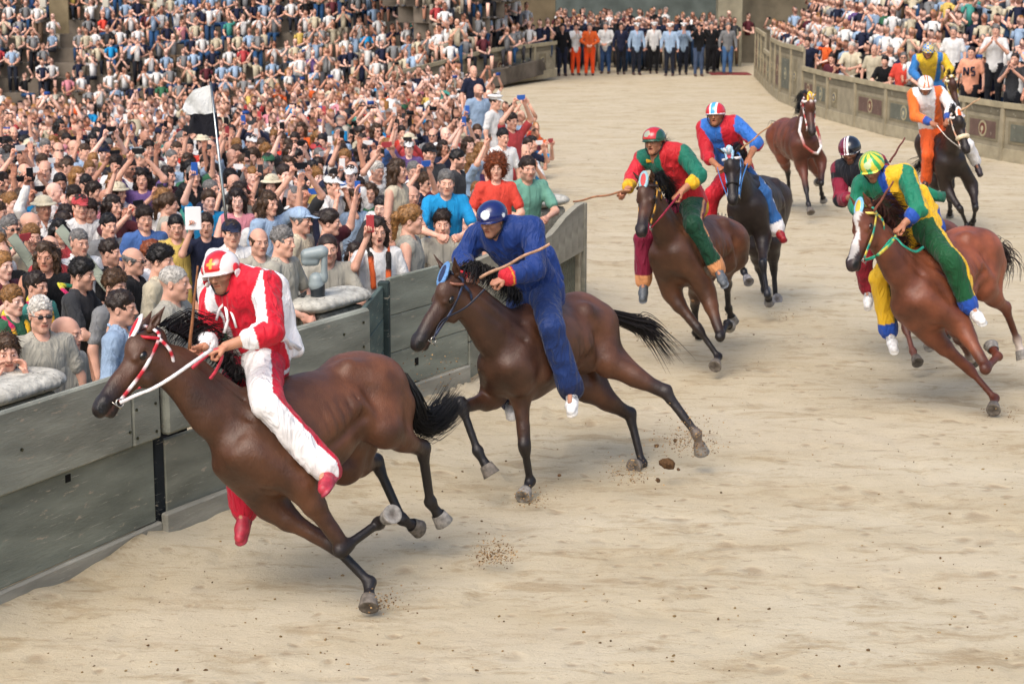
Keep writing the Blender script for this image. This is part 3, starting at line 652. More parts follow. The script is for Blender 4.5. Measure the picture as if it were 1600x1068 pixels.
# ---------------------------------------------------------------- jockeys
def helmet_mesh(pat, brim=1):
    ob = [el((-.008, 0, .040), (.132, .112, .108), k=.02), cp((-.01, .0, -.0), (-.055, 0, -.035), .098, .075, A(0, 1, 0), 1.05, .03)]
    if brim: ob += [cp((.085, .035, .012), (.085, -.035, .012), .055, .055, A(-.12, 0, 1), .11, .02)]
    ob += [el((-.008, 0, .030), (.112, .096, .096), k=.006, op=-1)]
    def post(F, x, y, z): return np.maximum(F, -(z - .004 + np.clip(-x, 0, 1) * .55))
    V, Q = sdf(ob, .007, post); return MS().add(V, Q, pat(*V.T))
def build_rider(h, r):
    Lc = h['loc']; u, v, n = h['uvn']; k = r.get('k', 1.0)
    nom = dict(pelvis=(-.28, .10, 0), chest=(.0, .46, 0), neck=(.06, .62, 0), head=(.17, .74, 0), shL=(.03, .56, .2), shR=(.03, .56, -.2), elL=(.12, .25, .33), elR=(.12, .25, -.33),
               wrL=(.36, .15, .14), wrR=(.36, .15, -.14), hipL=(-.26, .06, .10), hipR=(-.26, .06, -.10), knL=(.02, -.20, .32), knR=(.02, -.20, -.32), anL=(-.14, -.60, .33), anR=(-.14, -.60, -.33),
               toL=(-.0, -.68, .36), toR=(-.0, -.68, -.36))
    nom.update(r.get('nom', {})); J = {}
    for key, nz in nom.items():
        if key in r: q = r[key]; J[key] = P(q[0], q[1], dep(Lc(*nz)) + (q[2] if len(q) > 2 else 0))
    for s in 'LR':
        for a in ('hip', 'kn', 'an', 'to', 'sh', 'el', 'wr'):
            if a + s not in J: J[a + s] = Lc(*nom[a + s])
    pel, che, nek, hdc = J['pelvis'], J['chest'], J['neck'], J['head']
    lat = nrm(J['shL'] - J['shR']); spi = nrm(che - pel); front = nrm(np.cross(lat, spi)); front = front if front @ u > 0 else -front
    face = r['face'](u, v, n) if 'face' in r else u; face = nrm(face)
    hs = .255 * .0 + r.get('hs', 1.0); HF = headframe(hdc, face, r.get('hup', lambda u, v, n: v * .5 + A(0, 0, 1))(u, v, n), hs)
    def armp(off, s, t0=0, t1=1):
        out = []; sh, el_, wr = J['sh' + s], J['el' + s], J['wr' + s]; tg = 1 if s == 'L' else 2
        out.append(cp(sh, el_, .060 + off, .047 + off, k=.03, tag=tg))
        out.append(cp(el_, lerp(el_, wr, t1), .047 + off, lerp(.047, .031, t1) + off * 1.1, k=.02, tag=tg)); return out
    def torso(off, hem=0):
        o = [cp(pel + spi * .02, lerp(pel, che, .5), .150 + off, .148 + off, front, .70, .05), cp(lerp(pel, che, .5), che + spi * .03, .148 + off, .178 + off, front, .66, .05),
             cp(J['shL'] - lat * .04, J['shR'] + lat * .04, .070 + off, k=.05), cp(che + spi * .05, nek, .11 + off * .5, .062 + off * .6, front, .85, .05)]
        return o
    def legp(off, s, sh=0):
        hp, kn, an = J['hip' + s], J['kn' + s], J['an' + s]; tg = 3 if s == 'L' else 4
        return [cp(hp, kn, .094 + off, .063 + off, k=.04, tag=tg), cp(kn, lerp(kn, an, .96), .060 + off, .040 + off * 1.6, k=.03, tag=tg)]
    # body: one continuous skin figure inside the clothes
    bp = torso(-.012) + armp(0, 'L') + armp(0, 'R') + legp(-.01, 'L') + legp(-.01, 'R') + [cp(nek - spi * .03, hdc - face * .03 - HF[:3, 2] * .07, .060, .056, k=.02)]
    for s in 'LR': bp.append(cp(J['an' + s], lerp(J['an' + s], J['to' + s], .6), .026, .02, k=.02))
    V, Q = sdf(bp, r.get('res', .011) * 1.2); ms = MS().add(V, Q, (1, 1, 1)); ms.addm(head_mesh(r.get('hres', .0055), **r.get('head_o', {})), HF)
    for s in 'LR':
        fw = nrm(J['wr' + s] - J['el' + s]); ho = r.get('hand' + s, {})
        tgt = ho.get('dir'); dirn = fw if tgt is None else nrm(fw * .4 + nrm(P(*tgt, dep(J['wr' + s])) - J['wr' + s]))
        palm = ho.get('palm', lambda u, v, n: -v + (-n if s == 'L' else n) * .5)(u, v, n)
        ms.addm(hand(ho.get('curl', 1.0), s == 'L', .0045 if h['d'] < 18 else .006), handframe(J['wr' + s] - fw * .005, dirn, palm, s == 'L', 1.08))
    base = h['root'].location; root = centred('person', ms, M_SKIN, (pel[0], pel[1], 0), label=r['label'], cat='jockey', group='jockeys riding bareback', color=r.get('skin', C('b07c60')))
    # shirt or jacket
    bk_ = r.get('bulk', .008); jk = torso(.018 + bk_) + armp(.017 + bk_ * .7, 'L', t1=r.get('slL', .75)) + armp(.017 + bk_ * .7, 'R', t1=r.get('slR', .85))
    jk += [cp(pel + spi * .10, pel - spi * .04, .158, .175, front, .78, .04), cp(nek - spi * .02, nek + spi * .035 + face * .0, .074, .078, k=.02, tag=5)]
    for (a, b, ra, q_, do) in r.get('flare', []):
        jk.append(cp(P(*a, dep(pel) + do), P(*b, dep(pel) + do), ra, ra * .8, FWD, q_, .05))
    res = r.get('res', .011); V, Q = sdf(jk, res); idx = nearest(jk, V); tags = np.array([p.tag for p in jk])[idx]
    cc = np.zeros((len(V), 3)); X = (V - pel)
    bx = X @ lat; by = X @ spi; bf = X @ front; seg = np.linalg.norm(che - pel)
    def limb(V, a, b, c_):
        def seg_(a, b):
            ba = b - a; t = np.clip(((V - a) @ ba) / (ba @ ba), 0, 1); return t, np.linalg.norm(V - a - t[:, None] * ba, axis=1), V - a - t[:, None] * ba
        t1, d1, o1 = seg_(a, b); t2, d2, o2 = seg_(b, c_); m = d1 < d2; return np.where(m, t1 * .5, .5 + t2 * .5), np.where(m[:, None], o1, o2)
    cc[:] = r['jtorso'](bx, by / seg, bf)
    for s, tg in (('L', 1), ('R', 2)):
        m = tags == tg; t, o = limb(V[m], J['sh' + s], J['el' + s], J['wr' + s]); sl = r.get('sl' + s, .75 if s == 'L' else .85)
        cc[m] = r['jsleeve'](s, t / (.5 + .5 * sl), o @ nrm(v + u * .4), o @ nrm(r.get('sdir', u - v * .3)))
    m = tags == 5
    if 'collar' in r: cc[m] = r['collar']
    V = wrinkle(V, Q, .018, 8, 3, (1.4, 1.4, .55))
    centred('jacket', MS().add(V, Q, cc), M_SILK, pel, root)
    tr = legp(.020 + bk_ * .7, 'L') + legp(.020 + bk_ * .7, 'R') + [cp(pel + spi * .06, pel - spi * .05, .140, .135, front, .85, .05, tag=6), cp(J['hipL'], J['hipR'], .115, k=.05, tag=6)]
    for s in 'LR': tr.append(cp(J['kn' + s] * .15 + J['an' + s] * .85, lerp(J['kn' + s], J['an' + s], 1.05), .060 * r.get('hemw', 1), .072 * r.get('hemw', 1), k=.03, tag=3 if s == 'L' else 4))
    for (a, b, ra, do, tg) in r.get('legflare', []): tr.append(cp(P(*a, dep(J['kn' + 'LR'[tg - 3]]) + do), P(*b, dep(J['an' + 'LR'[tg - 3]]) + do), ra, ra, None, 1, .05, tag=tg))
    V, Q = sdf(tr, res); idx = nearest(tr, V); tags = np.array([p.tag for p in tr])[idx]; cc = np.zeros((len(V), 3)); side = np.where((V - pel) @ lat > 0, 3, 4)
    tags = np.where(tags == 6, side, tags)
    for s, tg in (('L', 3), ('R', 4)):
        m = tags == tg; t, o = limb(V[m], J['hip' + s], J['kn' + s], J['an' + s]); cc[m] = r['jleg'](s, t, o @ (-u))
    V = wrinkle(V, Q, .015, 7.5, 5, (1.7, 1.7, .5))
    centred('trousers', MS().add(V, Q, cc), M_SILK, pel, root)
    for s in 'LR':
        an, to = J['an' + s], J['to' + s]; fd = nrm(to - an); dw = nrm(np.cross(np.cross(fd, an - J['kn' + s]), fd)); dw = dw if dw @ (an - J['kn' + s]) > 0 else -dw
        heel = an + dw * .045 - fd * .035; toe = heel + fd * .25; sc = r.get('shoe', C('d8d8d8'))
        sp = [cp(lerp(an, J['kn' + s], .06), heel + dw * .0, .047, .042, k=.02), cp(heel, toe, .040, .033, None, 1, .03), cp(lerp(heel, toe, .35) - dw * .03, lerp(heel, toe, .95), .042, .027, k=.03), cp(lerp(heel, toe, .72) + nrm(np.cross(fd, dw)) * .012, lerp(heel, toe, .72) - nrm(np.cross(fd, dw)) * .012, .036, k=.03)]
        so = [cp(heel + dw * .032 - fd * .01, toe + dw * .026, .042, .046, dw, .32, .01, tag=1)]
        V, Q = sdf(sp + so, .008); tg = np.array([p.tag for p in sp + so])[nearest(sp + so, V)]; cc = np.where((tg == 1)[:, None], r.get('sole', C('cfcbc4')), sc)
        tt = (V - heel) @ fd; hh = -(V - heel) @ dw
        if 'lace' in r: m = (tt > .07) & (tt < .17) & (np.abs(np.sin(tt * 210)) > .6) & (hh > .02); cc[m] = r['lace']
        shoe = centred('shoe', MS().add(V, Q, cc), M_LEATHER, an, root)
        st = MS(); tube([lerp(heel, toe, .30) - dw * .055 + nrm(np.cross(fd, dw)) * .0 + nrm(np.cross(fd, dw)) * math.cos(a) * .045 - dw * math.sin(a) * .0 + fd * 0 + dw * (-math.sin(a) * .02) for a in np.linspace(0, 2 * math.pi, 13)], .005, 4, C('15120f'), st); centred('shoe_strap', st, M_LEATHER, an, shoe)
    hm = centred('helmet', MS().addm(helmet_mesh(r['helmet'], r.get('brim', 1)), HF), M_GLOSS, hdc, root)
    m = MS(); 
    for s in (1, -1):
        tube([(HF @ np.append(q_, 1))[:3] for q_ in (A(-.01, .098 * s, 0.), A(.02, .085 * s, -.06), A(.05, .045 * s, -.115), A(.058, 0, -.126))], .0065 * hs, 6, r.get('strap', C('16181c')), m)
    centred('chin_strap', m, M_LEATHER, hdc, root)
    for e in r.get('ears', []):                                   # decorated ear flaps
        for s in (1, -1):
            m = MS()
            for i, (z_, rad, cA) in enumerate(e):
                E_, Fe = sdf([el((.012, (.120 + .004 * (i % 3)) * s, z_), (rad, .010, rad), k=.01)], .006); m2 = MS().add(E_, Fe, cA); m.addm(m2, HF)
            centred('ear_flap', m, M_SILK, hdc, root)
    if r.get('hair'):
        m = MS(); cH = (HF @ np.append(A(-.11, .0, -.03), 1))[:3]
        strands(m, lambda t, R: [cH + A(R.gauss(0, .02), R.gauss(0, .02), R.gauss(0, .02)), cH - face * .08 + v * .02, cH - face * .16 + A(R.gauss(0, .04), R.gauss(0, .04), R.gauss(0, .05))], 90, 4, .005, C('1b1310'), .02, 3)
        centred('hair', m, M_HAIR, cH, root)
    for t in r.get('trim', []):
        m = MS(); tube([P(q_[0], q_[1], dep(pel) + q_[2]) for q_ in t[1]], t[2], 6, t[3], m, flat=FWD, q=.4); centred(t[0], m, M_SILK, pel, root)
    r['J'] = J; r['root'] = root; r['HF'] = HF
    return root
def stick(p0, p1, r0, r1, label, c='8a5a3a'):
    m = MS(); n_ = 14; pts = [lerp(p0, p1, i / n_) + A(0, 0, .006 * math.sin(i * .9)) for i in range(n_ + 1)]
    tube(pts, [r0 + (r1 - r0) * i / n_ for i in range(n_ + 1)], 8, C(c), m); centred('riding_whip', m, M_STICK, p0, label=label, cat='riding whip', group='wooden riding whips')
# ---------------------------------------------------------------- terrain
BAR = [(-260, 1066), (245, 838), (563, 711), (600, 651), (725, 607), (900, 490)]       # foot of the inner barrier as the photograph shows it
BARW = [G(*p) for p in BAR]
EDGE = [(BARW[0][0] - 3, 4.)] + [(p[0], p[1]) for p in BARW] + [(.85, 30.), (.8, 40.), (.0, 50.), (-.9, 60.), (-1.6, 66.), (-2., 80.), (-2., 140.)]
EDX = np.array([e[0] for e in EDGE]); EDY = np.array([e[1] for e in EDGE])
def edge_x(y): return np.interp(y, EDY, EDX)
def tz(x, y):
    x = np.asarray(x, float); y = np.asarray(y, float)
    zin = .15 - .0207 * (y - 13) - .083 * np.maximum(0, -x - 1)
    dist = edge_x(y) - x; wd = np.where(y > 26, 2.2, .5); t = np.clip(dist / wd, 0, 1); t = t * t * (3 - 2 * t)
    far = np.clip((y - 95) / 60, 0, 1)
    return zin * t * (1 - far) * (dist > 0)
def ground():
    ny, nx = 620, 460
    yy = 5 + 85 * (np.arange(ny) / (ny - 1)) ** 2.1; yy = np.concatenate([yy, [110, 150, 250, 500, 900]])
    sx = np.linspace(-1, 1, nx); sx = np.sign(sx) * np.abs(sx) ** 1.35
    X = sx[None, :] * (6 + .42 * yy[:, None]); Y = np.repeat(yy[:, None], nx, 1)
    m = np.abs(sx) > .96; X[:, 0] = -900; X[:, -1] = 900
    Z = tz(X, Y); q = np.stack([X, Y, np.zeros_like(X)], -1); near = np.clip((60 - Y) / 30, 0, 1) * (X > edge_x(Y) + .05)
    trk = vnoise(q * 1.1, 1) * .012 + vnoise(q * 4.3, 2) * .006 + vnoise(q * 11, 3) * .004
    pits = np.clip(vnoise(q * 5.5, 5) - .45, 0, 1) * .04
    bank = np.exp(-np.clip(X - edge_x(Y), 0, 9) / .22) * .09 * (vnoise(q * 2.5, 8) + .9) * (Y < 27)
    Z = Z + (trk - pits + bank) * near
    V = np.stack([X, Y, Z], -1).reshape(-1, 3); n = len(yy); i = (np.arange(n - 1)[:, None] * nx + np.arange(nx - 1)[None, :]).ravel()
    F = np.stack([i, i + 1, i + nx + 1, i + nx], 1)
    m = bpy.data.materials.new('packed_tufa_earth'); m.use_nodes = True; t = m.node_tree; N = t.nodes; L = t.links; b = N['Principled BSDF']
    b.inputs['Roughness'].default_value = .95; b.inputs['Specular IOR Level'].default_value = .15
    tc = N.new('ShaderNodeTexCoord')
    def noise(sc, det=6, rough=.6, stretch=None, dist=0):
        s = tc.outputs['Object']
        if stretch: mp = N.new('ShaderNodeMapping'); mp.inputs['Scale'].default_value = stretch; mp.inputs['Rotation'].default_value = (0, 0, .35); L.new(s, mp.inputs[0]); s = mp.outputs[0]
        n = N.new('ShaderNodeTexNoise'); n.inputs['Scale'].default_value = sc; n.inputs['Detail'].default_value = det; n.inputs['Roughness'].default_value = rough; n.inputs['Distortion'].default_value = dist; L.new(s, n.inputs['Vector']); return n.outputs[0]
    def ramp(f, a, b_, lo=0., hi=1.):
        r = N.new('ShaderNodeMapRange'); r.inputs[1].default_value = a; r.inputs[2].default_value = b_; r.inputs[3].default_value = lo; r.inputs[4].default_value = hi; L.new(f, r.inputs[0]); return r.outputs[0]
    def mixc(f, c1, c2):
        k = N.new('ShaderNodeMix'); k.data_type = 'RGBA'; L.new(f, k.inputs[0])
        for s, v in ((k.inputs[6], c1), (k.inputs[7], c2)):
            if isinstance(v, tuple): s.default_value = (*v, 1)
            else: L.new(v, s)
        return k.outputs[2]
    c = mixc(ramp(noise(.55, 7, .6, (1, 2.2, 1)), .35, .65), (.445, .372, .248), (.51, .448, .325))
    c = mixc(ramp(noise(1.7, 8, .7, (1, 2.4, 1), .6), .52, .68), c, (.335, .26, .155))
    c = mixc(ramp(noise(.8, 9, .8, (1, 3.2, 1), .4), .54, .64, 0, .65), c, (.30, .225, .13))
    c = mixc(ramp(noise(.35, 5), .5, .66, 0, .7), c, (.50, .435, .32))
    c = mixc(ramp(noise(9, 8, .75, (1, 1.8, 1)), .585, .67, 0, .8), c, (.20, .145, .085))
    c = mixc(ramp(noise(3.2, 8, .8, (1, 4.5, 1), .8), .60, .70, 0, .75), c, (.27, .20, .125))
    c = mixc(ramp(noise(42, 4, .7), .64, .72, 0, .7), c, (.14, .10, .06))
    c = mixc(ramp(noise(30, 4, .7), .62, .74, 0, .5), c, (.58, .50, .39))
    L.new(c, b.inputs['Base Color'])
    h = N.new('ShaderNodeMath'); h.operation = 'MULTIPLY_ADD'; L.new(noise(7, 8, .72, (1, 1.7, 1), .5), h.inputs[0]); h.inputs[1].default_value = .022
    h2 = N.new('ShaderNodeMath'); h2.operation = 'MULTIPLY'; L.new(noise(55, 5, .7), h2.inputs[0]); h2.inputs[1].default_value = .010; L.new(h2.outputs[0], h.inputs[2])
    wv = N.new('ShaderNodeVectorMath'); wv.operation = 'MULTIPLY_ADD'; nn_ = N.new('ShaderNodeTexNoise'); nn_.inputs['Scale'].default_value = 3; L.new(tc.outputs['Object'], nn_.inputs['Vector'])
    L.new(nn_.outputs['Color'], wv.inputs[0]); wv.inputs[1].default_value = (.22, .22, 0); L.new(tc.outputs['Object'], wv.inputs[2]); hs = h
    for sc_, dp_, t0, t1 in ((1.9, .017, .08, .20), (4.1, .010, .10, .22)):        # hoof prints and scrapes
        vo = N.new('ShaderNodeTexVoronoi'); vo.inputs['Scale'].default_value = sc_; L.new(wv.outputs[0], vo.inputs['Vector']); pr_ = ramp(vo.outputs['Distance'], t0, t1, 0., dp_)
        a_ = N.new('ShaderNodeMath'); a_.operation = 'ADD'; L.new(pr_, a_.inputs[0]); L.new(hs.outputs[0], a_.inputs[1]); hs = a_
        c = mixc(ramp(vo.outputs['Distance'], t0 * .5, t1 * .85, .6, 0.), c, (.27, .195, .115))
    L.new(c, b.inputs['Base Color']); h = hs
    u_ = N.new('ShaderNodeBump'); u_.inputs['Distance'].default_value = 1.0; u_.inputs['Strength'].default_value = .75; L.new(h.outputs[0], u_.inputs['Height']); L.new(u_.outputs[0], b.inputs['Normal'])
    ms = MS().add(V, F, (1, 1, 1)); obj('ground', tomesh('ground', ms, m), kind='structure')
    def gz(x, y):
        q = A(x, y, 0.)[None]; return float(tz(x, y)) + float((vnoise(q * 1.1, 1) * .012 + vnoise(q * 4.3, 2) * .006)[0])
    return gz
gz = ground()
# ---------------------------------------------------------------- loose earth thrown on the track
def clod(c, r, seed, c_='5c4a34'):
    R = np.random.RandomState(seed); V = []; n1, n2 = 6, 9
    for i in range(1, n1):
        for j in range(n2):
            a, b = math.pi * i / n1, 2 * math.pi * j / n2; V.append([math.sin(a) * math.cos(b), math.sin(a) * math.sin(b), math.cos(a)])
    V = [[0, 0, 1]] + V + [[0, 0, -1]]; V = np.array(V) * (1 + .13 * R.randn(len(V), 1)) * r * A(1.2, .9, .65); V = V @ np.array(Matrix.Rotation(R.rand() * 6, 3, 'X')) @ np.array(Matrix.Rotation(R.rand() * 6, 3, 'Z'))
    Q = []; T = []
    for i in range(n1 - 2):
        for j in range(n2): Q.append([1 + i * n2 + j, 1 + (i + 1) * n2 + j, 1 + (i + 1) * n2 + (j + 1) % n2, 1 + i * n2 + (j + 1) % n2])
    e = len(V) - 1
    for j in range(n2): T += [[0, 1 + j, 1 + (j + 1) % n2], [e, e - 1 - j, e - 1 - (j + 1) % n2]]
    m = MS().add(V + A(c), Q, C(c_)); m.F.append(np.array(T)); return m
M_EARTH = mat('loose_earth', .95, .1, bump=.004, bscale=90, var=.3, vscale=40)
lm = MS(); R_ = random.Random(4)
for k in range(1900):
    y = 10.5 + 30 * R_.random() ** 1.7; x = R_.uniform(-.4 * y, .34 * y)
    if x < edge_x(y) + .15: continue
    r = R_.choice((.003, .003, .004, .005, .006, .009)) * R_.uniform(.7, 1.3)
    lm.addm(clod((x, y, gz(x, y) + r * .2), r, k, R_.choice(('7c6848', '5a4630', '9a8460', '8a7250'))))
obj('loose_earth', tomesh('loose_earth', lm, M_EARTH, False), kind='stuff', label='small dark crumbs of earth scattered over the sandy track', cat='earth crumbs')
for i, (px, py, d, r, lab) in enumerate(((1043, 724, 14.9, .055, 'largest brown clod of earth in the air behind the second horse'), (1055, 688, 15.2, .02, 'small clod flying just above the largest clod'),
        (1026, 696, 15.1, .018, 'small clod flying left of the largest clod beneath the tail'), (1028, 750, 14.7, .022, 'clod falling below the largest clod near the hind hoof'),
        (1060, 733, 14.8, .016, 'tiny clod flying right of the largest clod'), (1082, 470, 18.6, .02, 'small clod in the air under the red and green jockey horse'), (874, 742, 14.4, .014, 'tiny clod in the air between the second horse front and hind legs'))):
    c = P(px, py, d); centred('earth_clod', clod(c, r, 40 + i, '5a4430'), M_EARTH, c, smooth=False, label=lab, cat='earth clod', group='clods thrown up by the hooves')
dm = MS(); R_ = random.Random(9)
for (cx, cy, d, n_, sp) in ((1075, 700, 14.9, 500, .13), (985, 748, 14.5, 260, .10), (772, 872, 12.9, 420, .075), (600, 948, 12.0, 160, .07), (830, 785, 14.3, 160, .07), (700, 600, 14.6, 120, .2), (1215, 495, 21.8, 60, .12), (1560, 655, 17.2, 80, .1)):
    for k in range(n_):
        c = P(cx, cy, d) + A(R_.gauss(0, sp), R_.gauss(0, sp), abs(R_.gauss(0, sp * .9)) - .02); dm.addm(clod(c, R_.choice((.002, .003, .004, .006)), k, R_.choice(('a88a60', '8a7050', '6a5238'))))
obj('flying_grit', tomesh('flying_grit', dm, M_EARTH, False), kind='stuff', label='fine sandy grit kicked into the air around the hooves', cat='grit')
# ---------------------------------------------------------------- inner barrier of grey green boards
def seg_frame(a, b):
    a = A(a[0], a[1], 0.); b = A(b[0], b[1], 0.); L = np.linalg.norm(b - a); t = (b - a) / L; nrm_ = A(t[1], -t[0], 0.)        # faces the track
    if nrm_[0] < 0 and nrm_[1] > 0: nrm_ = -nrm_
    return a, b, t, nrm_, L
GG = C('7a7f74'); GG2 = C('888b80'); GG3 = C('929085'); GD = C('54645f')
def board(name, root, a, t, n, s0, s1, z0, z1, off, th, c, bev=.008, z0b=None, z1b=None):
    m = MS(); o = a + t * s0 + n * off; ms_ = MS()
    box(ms_, o + A(0, 0, z0), t * (s1 - s0), n * th, A(0, 0, z1 - z0), c, bev)
    if z1b is not None or z0b is not None:
        V = ms_.V[0]; f = ((V - o) @ t) / (s1 - s0); q = (V[:, 2] - z0) / (z1 - z0); e1 = z1 if z1b is None else z1b; e0 = z0 if z0b is None else z0b
        V[:, 2] = (z0 + (e0 - z0) * f) * (1 - q) + (z1 + (e1 - z1) * f) * q; ms_.V[0] = V
    return centred(name, ms_, M_WOOD, o + t * (s1 - s0) / 2 + A(0, 0, (z0 + z1) / 2), root, smooth=False)
def bolts(root, a, t, n, lst, off):
    for (s, z) in lst:
        m = MS(); p = a + t * s + A(0, 0, z) + n * off; tube([p, p + n * .008], .011, 8, C('50554c'), m); centred('bolt', m, M_METAL, p, root, smooth=False)
def barrier(a, b, label, top=1.27, topb=None, kind='panel', c=GG):
    a, b, t, n, L = seg_frame(a, b); root = obj('barrier', None, label=label, cat='barrier', group='grey green boarded barrier sections', loc=a); WL[root.name] = a.copy()
    return root, a, t, n, L
r_, a, t, n, L = barrier(BARW[0], BARW[1], 'near grey green board barrier at the lower left, with a square slot in its boards')
board('kick_board', r_, a, t, n, 0, L - .02, .0, .13, .02, .055, GG3, .012)
board('lower_board', r_, a, t, n, 0, L - .06, .135, .735, .0, .045, GG)
lslot = L * .0
fs = float((G(112, 905) - A(BARW[0])) @ t)
board('upper_board', r_, a, t, n, 0, L - .34, .742, 1.275, .03, .055, GG2, .014)
board('splice_board', r_, a, t, n, L - .335, L - .02, .742, 1.275, .034, .055, GG2, .012)
board('slot', r_, a, t, n, fs, fs + .055, .66, .712, .042, .006, C('0a0b0a'), .001)
bolts(r_, a, t, n, [(L - .30, z) for z in (.80, 1.0, 1.18)] + [(L - .08, z) for z in (.80, 1.0, 1.2)] + [(L - .38, .86), (L - .38, 1.1), (.8, 1.2), (1.6, 1.0)], .088)
board('post', r_, a, t, n, L - .04, L + .07, .0, 1.10, -.06, .10, C('20262a'), .01)
r_, a, t, n, L = barrier(BARW[1], BARW[2], 'grey green barrier section behind the leading horse, with a thick upper board')
board('kick_board', r_, a, t, n, -.02, L * .5, .0, .19, .055, .06, GG3, .014); board('kick_board', r_, a, t, n, L * .5 + .01, L - .02, .0, .16, .03, .06, GG3, .014)
board('lower_board', r_, a, t, n, .07, L - .1, .165, .70, .0, .045, C('7e8074'))
board('upper_board', r_, a, t, n, .02, L, .75, 1.25, .04, .085, GG2, .02, z0b=.80)
board('post', r_, a, t, n, L - .14, L - .03, .0, .82, -.02, .09, C('8a8672'), .01)
bolts(r_, a, t, n, [(L - .12, .95), (L - .12, 1.15), (L - .4, 1.1), (L * .5, .9)], .13)
r_, a, t, n, L = barrier(BARW[2] + A(.02, .1, 0), BARW[3], 'narrow dark green barrier section behind the stone capped post', c=GD)
for k in range(4): board('board', r_, a, t, n, .02, L - .03, .05 + k * .29, .335 + k * .29, -.02, .04, GD, .006)
board('post', r_, a, t, n, L - .10, L + .0, .0, 1.24, -.03, .10, C('303c3c'), .01)
r_, a, t, n, L = barrier(BARW[3] + A(.02, .0, 0), BARW[4], 'boarded barrier section left of the second horse head, with a small slot')
board('kick_board', r_, a, t, n, 0, L, .0, .24, .03, .05, GG3, .012)
for k in range(3): board('board', r_, a, t, n, .01, L - .005, .245 + k * .34, .58 + k * .34, .0, .05, C('80857a'), .006)
board('slot', r_, a, t, n, L * .30, L * .30 + .06, .40, .47, .045, .008, C('0a0b0a'), .001)
r_, a, t, n, L = barrier(BARW[4] + A(.01, 0, 0), BARW[5], 'far curved barrier end with vertical slats below its top board, behind the blue jockey')
N_ = 15
for k in range(N_ - 6):
    s0, s1 = L * k / N_, L * (k + 1) / N_ - .006
    for j in range(3): board('board', r_, a, t, n, s0, s1, .1 + j * .36, .45 + j * .36, .0, .05, C('84867a'), .006)
for k in range(N_):
    f0, f1 = k / N_, (k + 1) / N_; zt = lambda f: float(np.interp(f, [0, .4, .58, .68, .80, .92, 1], [1.22, 1.20, 1.10, 1.11, 1.22, 1.285, 1.29]))
    board('top_board', r_, a, t, n, L * f0, L * f1 + .0, .80 if k < N_ - 6 else .74, zt(f0), .02, .07, C('a09c8c'), .0, z1b=zt(f1))
s = L * (N_ - 6) / N_ + .02
while s < L - .05:
    board('slat', r_, a, t, n, s, s + .045, .06, .80, -.01, .03, C('6c6e60'), .005); s += .085
board('post', r_, a, t, n, L - .12, L - .03, .0, .735, .01, .06, C('a8a08c'), .008); board('post', r_, a, t, n, L - .02, L + .06, .0, 1.29, -.03, .14, C('8c8a7c'), .012)
tp = G(903, 490); rp = MS(); tube([tp + A(.05 + .012 * math.sin(k * 2.2), .02 + .2 * k / 24, .0 + k * .033) for k in range(25)], .020, 6, C('a8a89c'), rp); centred('rope', rp, M_CLOTH, tp, label='pale rope hanging at the outer end of the curved barrier', cat='rope')
# stone capped posts
def stone_post(c, w_, dpt, ztop, label, rot):
    t = A(math.cos(rot), math.sin(rot), 0.); n = A(-t[1], t[0], 0.); base = A(c[0], c[1], 0.); root = obj('stone_post', None, label=label, cat='stone post', group='stone bollards with pale travertine caps', loc=base); WL[root.name] = base
    m = MS(); box(m, base - t * w_ * .36 - n * dpt * .36, t * w_ * .72, n * dpt * .72, A(0, 0, ztop - .15), C('9a9688'), .03); centred('shaft', m, M_STONE, base, root, smooth=False)
    V, Q = sdf([cp(base + A(0, 0, ztop - .075) - t * (w_ / 2 - dpt * .45), base + A(0, 0, ztop - .075) + t * (w_ / 2 - dpt * .45), dpt * .5, None, A(0, 0, 1), .34, .01)], .016, lambda F, x, y, z: np.maximum(np.maximum(F, z - ztop + .012), ztop - .135 - z))
    V = wrinkle(V, Q, .003, 20, 4); centred('cap', MS().add(V, Q, C('b4b2a8')), M_STONE, base + A(0, 0, ztop - .07), root)
p = P(20, 612, 12.75); stone_post((p[0] - .05, p[1] + .1), .88, .48, 1.30, 'pale weathered stone cap behind the near barrier at the left edge', math.atan2(BARW[1][1] - BARW[0][1], BARW[1][0] - BARW[0][0]))
p = P(512, 478, 15.9); stone_post((p[0], p[1] + .1), .9, .42, 1.32, 'pale stone cap under the grey television camera', math.atan2(BARW[2][1] - BARW[1][1], BARW[2][0] - BARW[1][0]))
p = P(850, 316, 22.3); stone_post((p[0], p[1] + .1), .7, .4, 1.32, 'whitish stone cap below the green shirted man at the curved barrier end', .9)
# television camera on the wall
cb = P(497, 478, 15.8); cb = A(cb[0], cb[1], 1.32); root = obj('television_camera', None, label='pale blue grey remote television camera standing on the stone cap', cat='camera', loc=cb); WL[root.name] = cb
def part(name, prims, c_, res=.008, m_=M_PLAST):
    V, Q = sdf(prims, res); centred(name, MS().add(V, Q, c_), m_, prims[0].a, root)
CG = C('8a9698')
part('mount', [cp(cb + A(0, 0, -.02), cb + A(0, 0, .035), .06, .055, k=.01), cp(cb + A(0, 0, .04), cb + A(0, 0, .075), .06, .06, k=.01)], C('2c3236'))
part('base_collar', [cp(cb + A(-.01, 0, .09), cb + A(-.01, 0, .125), .068, .062, k=.01)], CG)
part('arm', [cp(cb + A(.055, 0, .13), cb + A(.06, 0, .33), .036, .036, k=.02, n=(1, 0, 0), q=.75), cp(cb + A(-.03, 0, .14), cb + A(.055, 0, .15), .032, k=.02)], CG)
part('camera_head', [cp(cb + A(-.085, -.02, .335), cb + A(.04, .0, .355), .050, .056, k=.02), cp(cb + A(-.09, -.02, .28), cb + A(-.02, 0, .28), .040, k=.02)], CG)
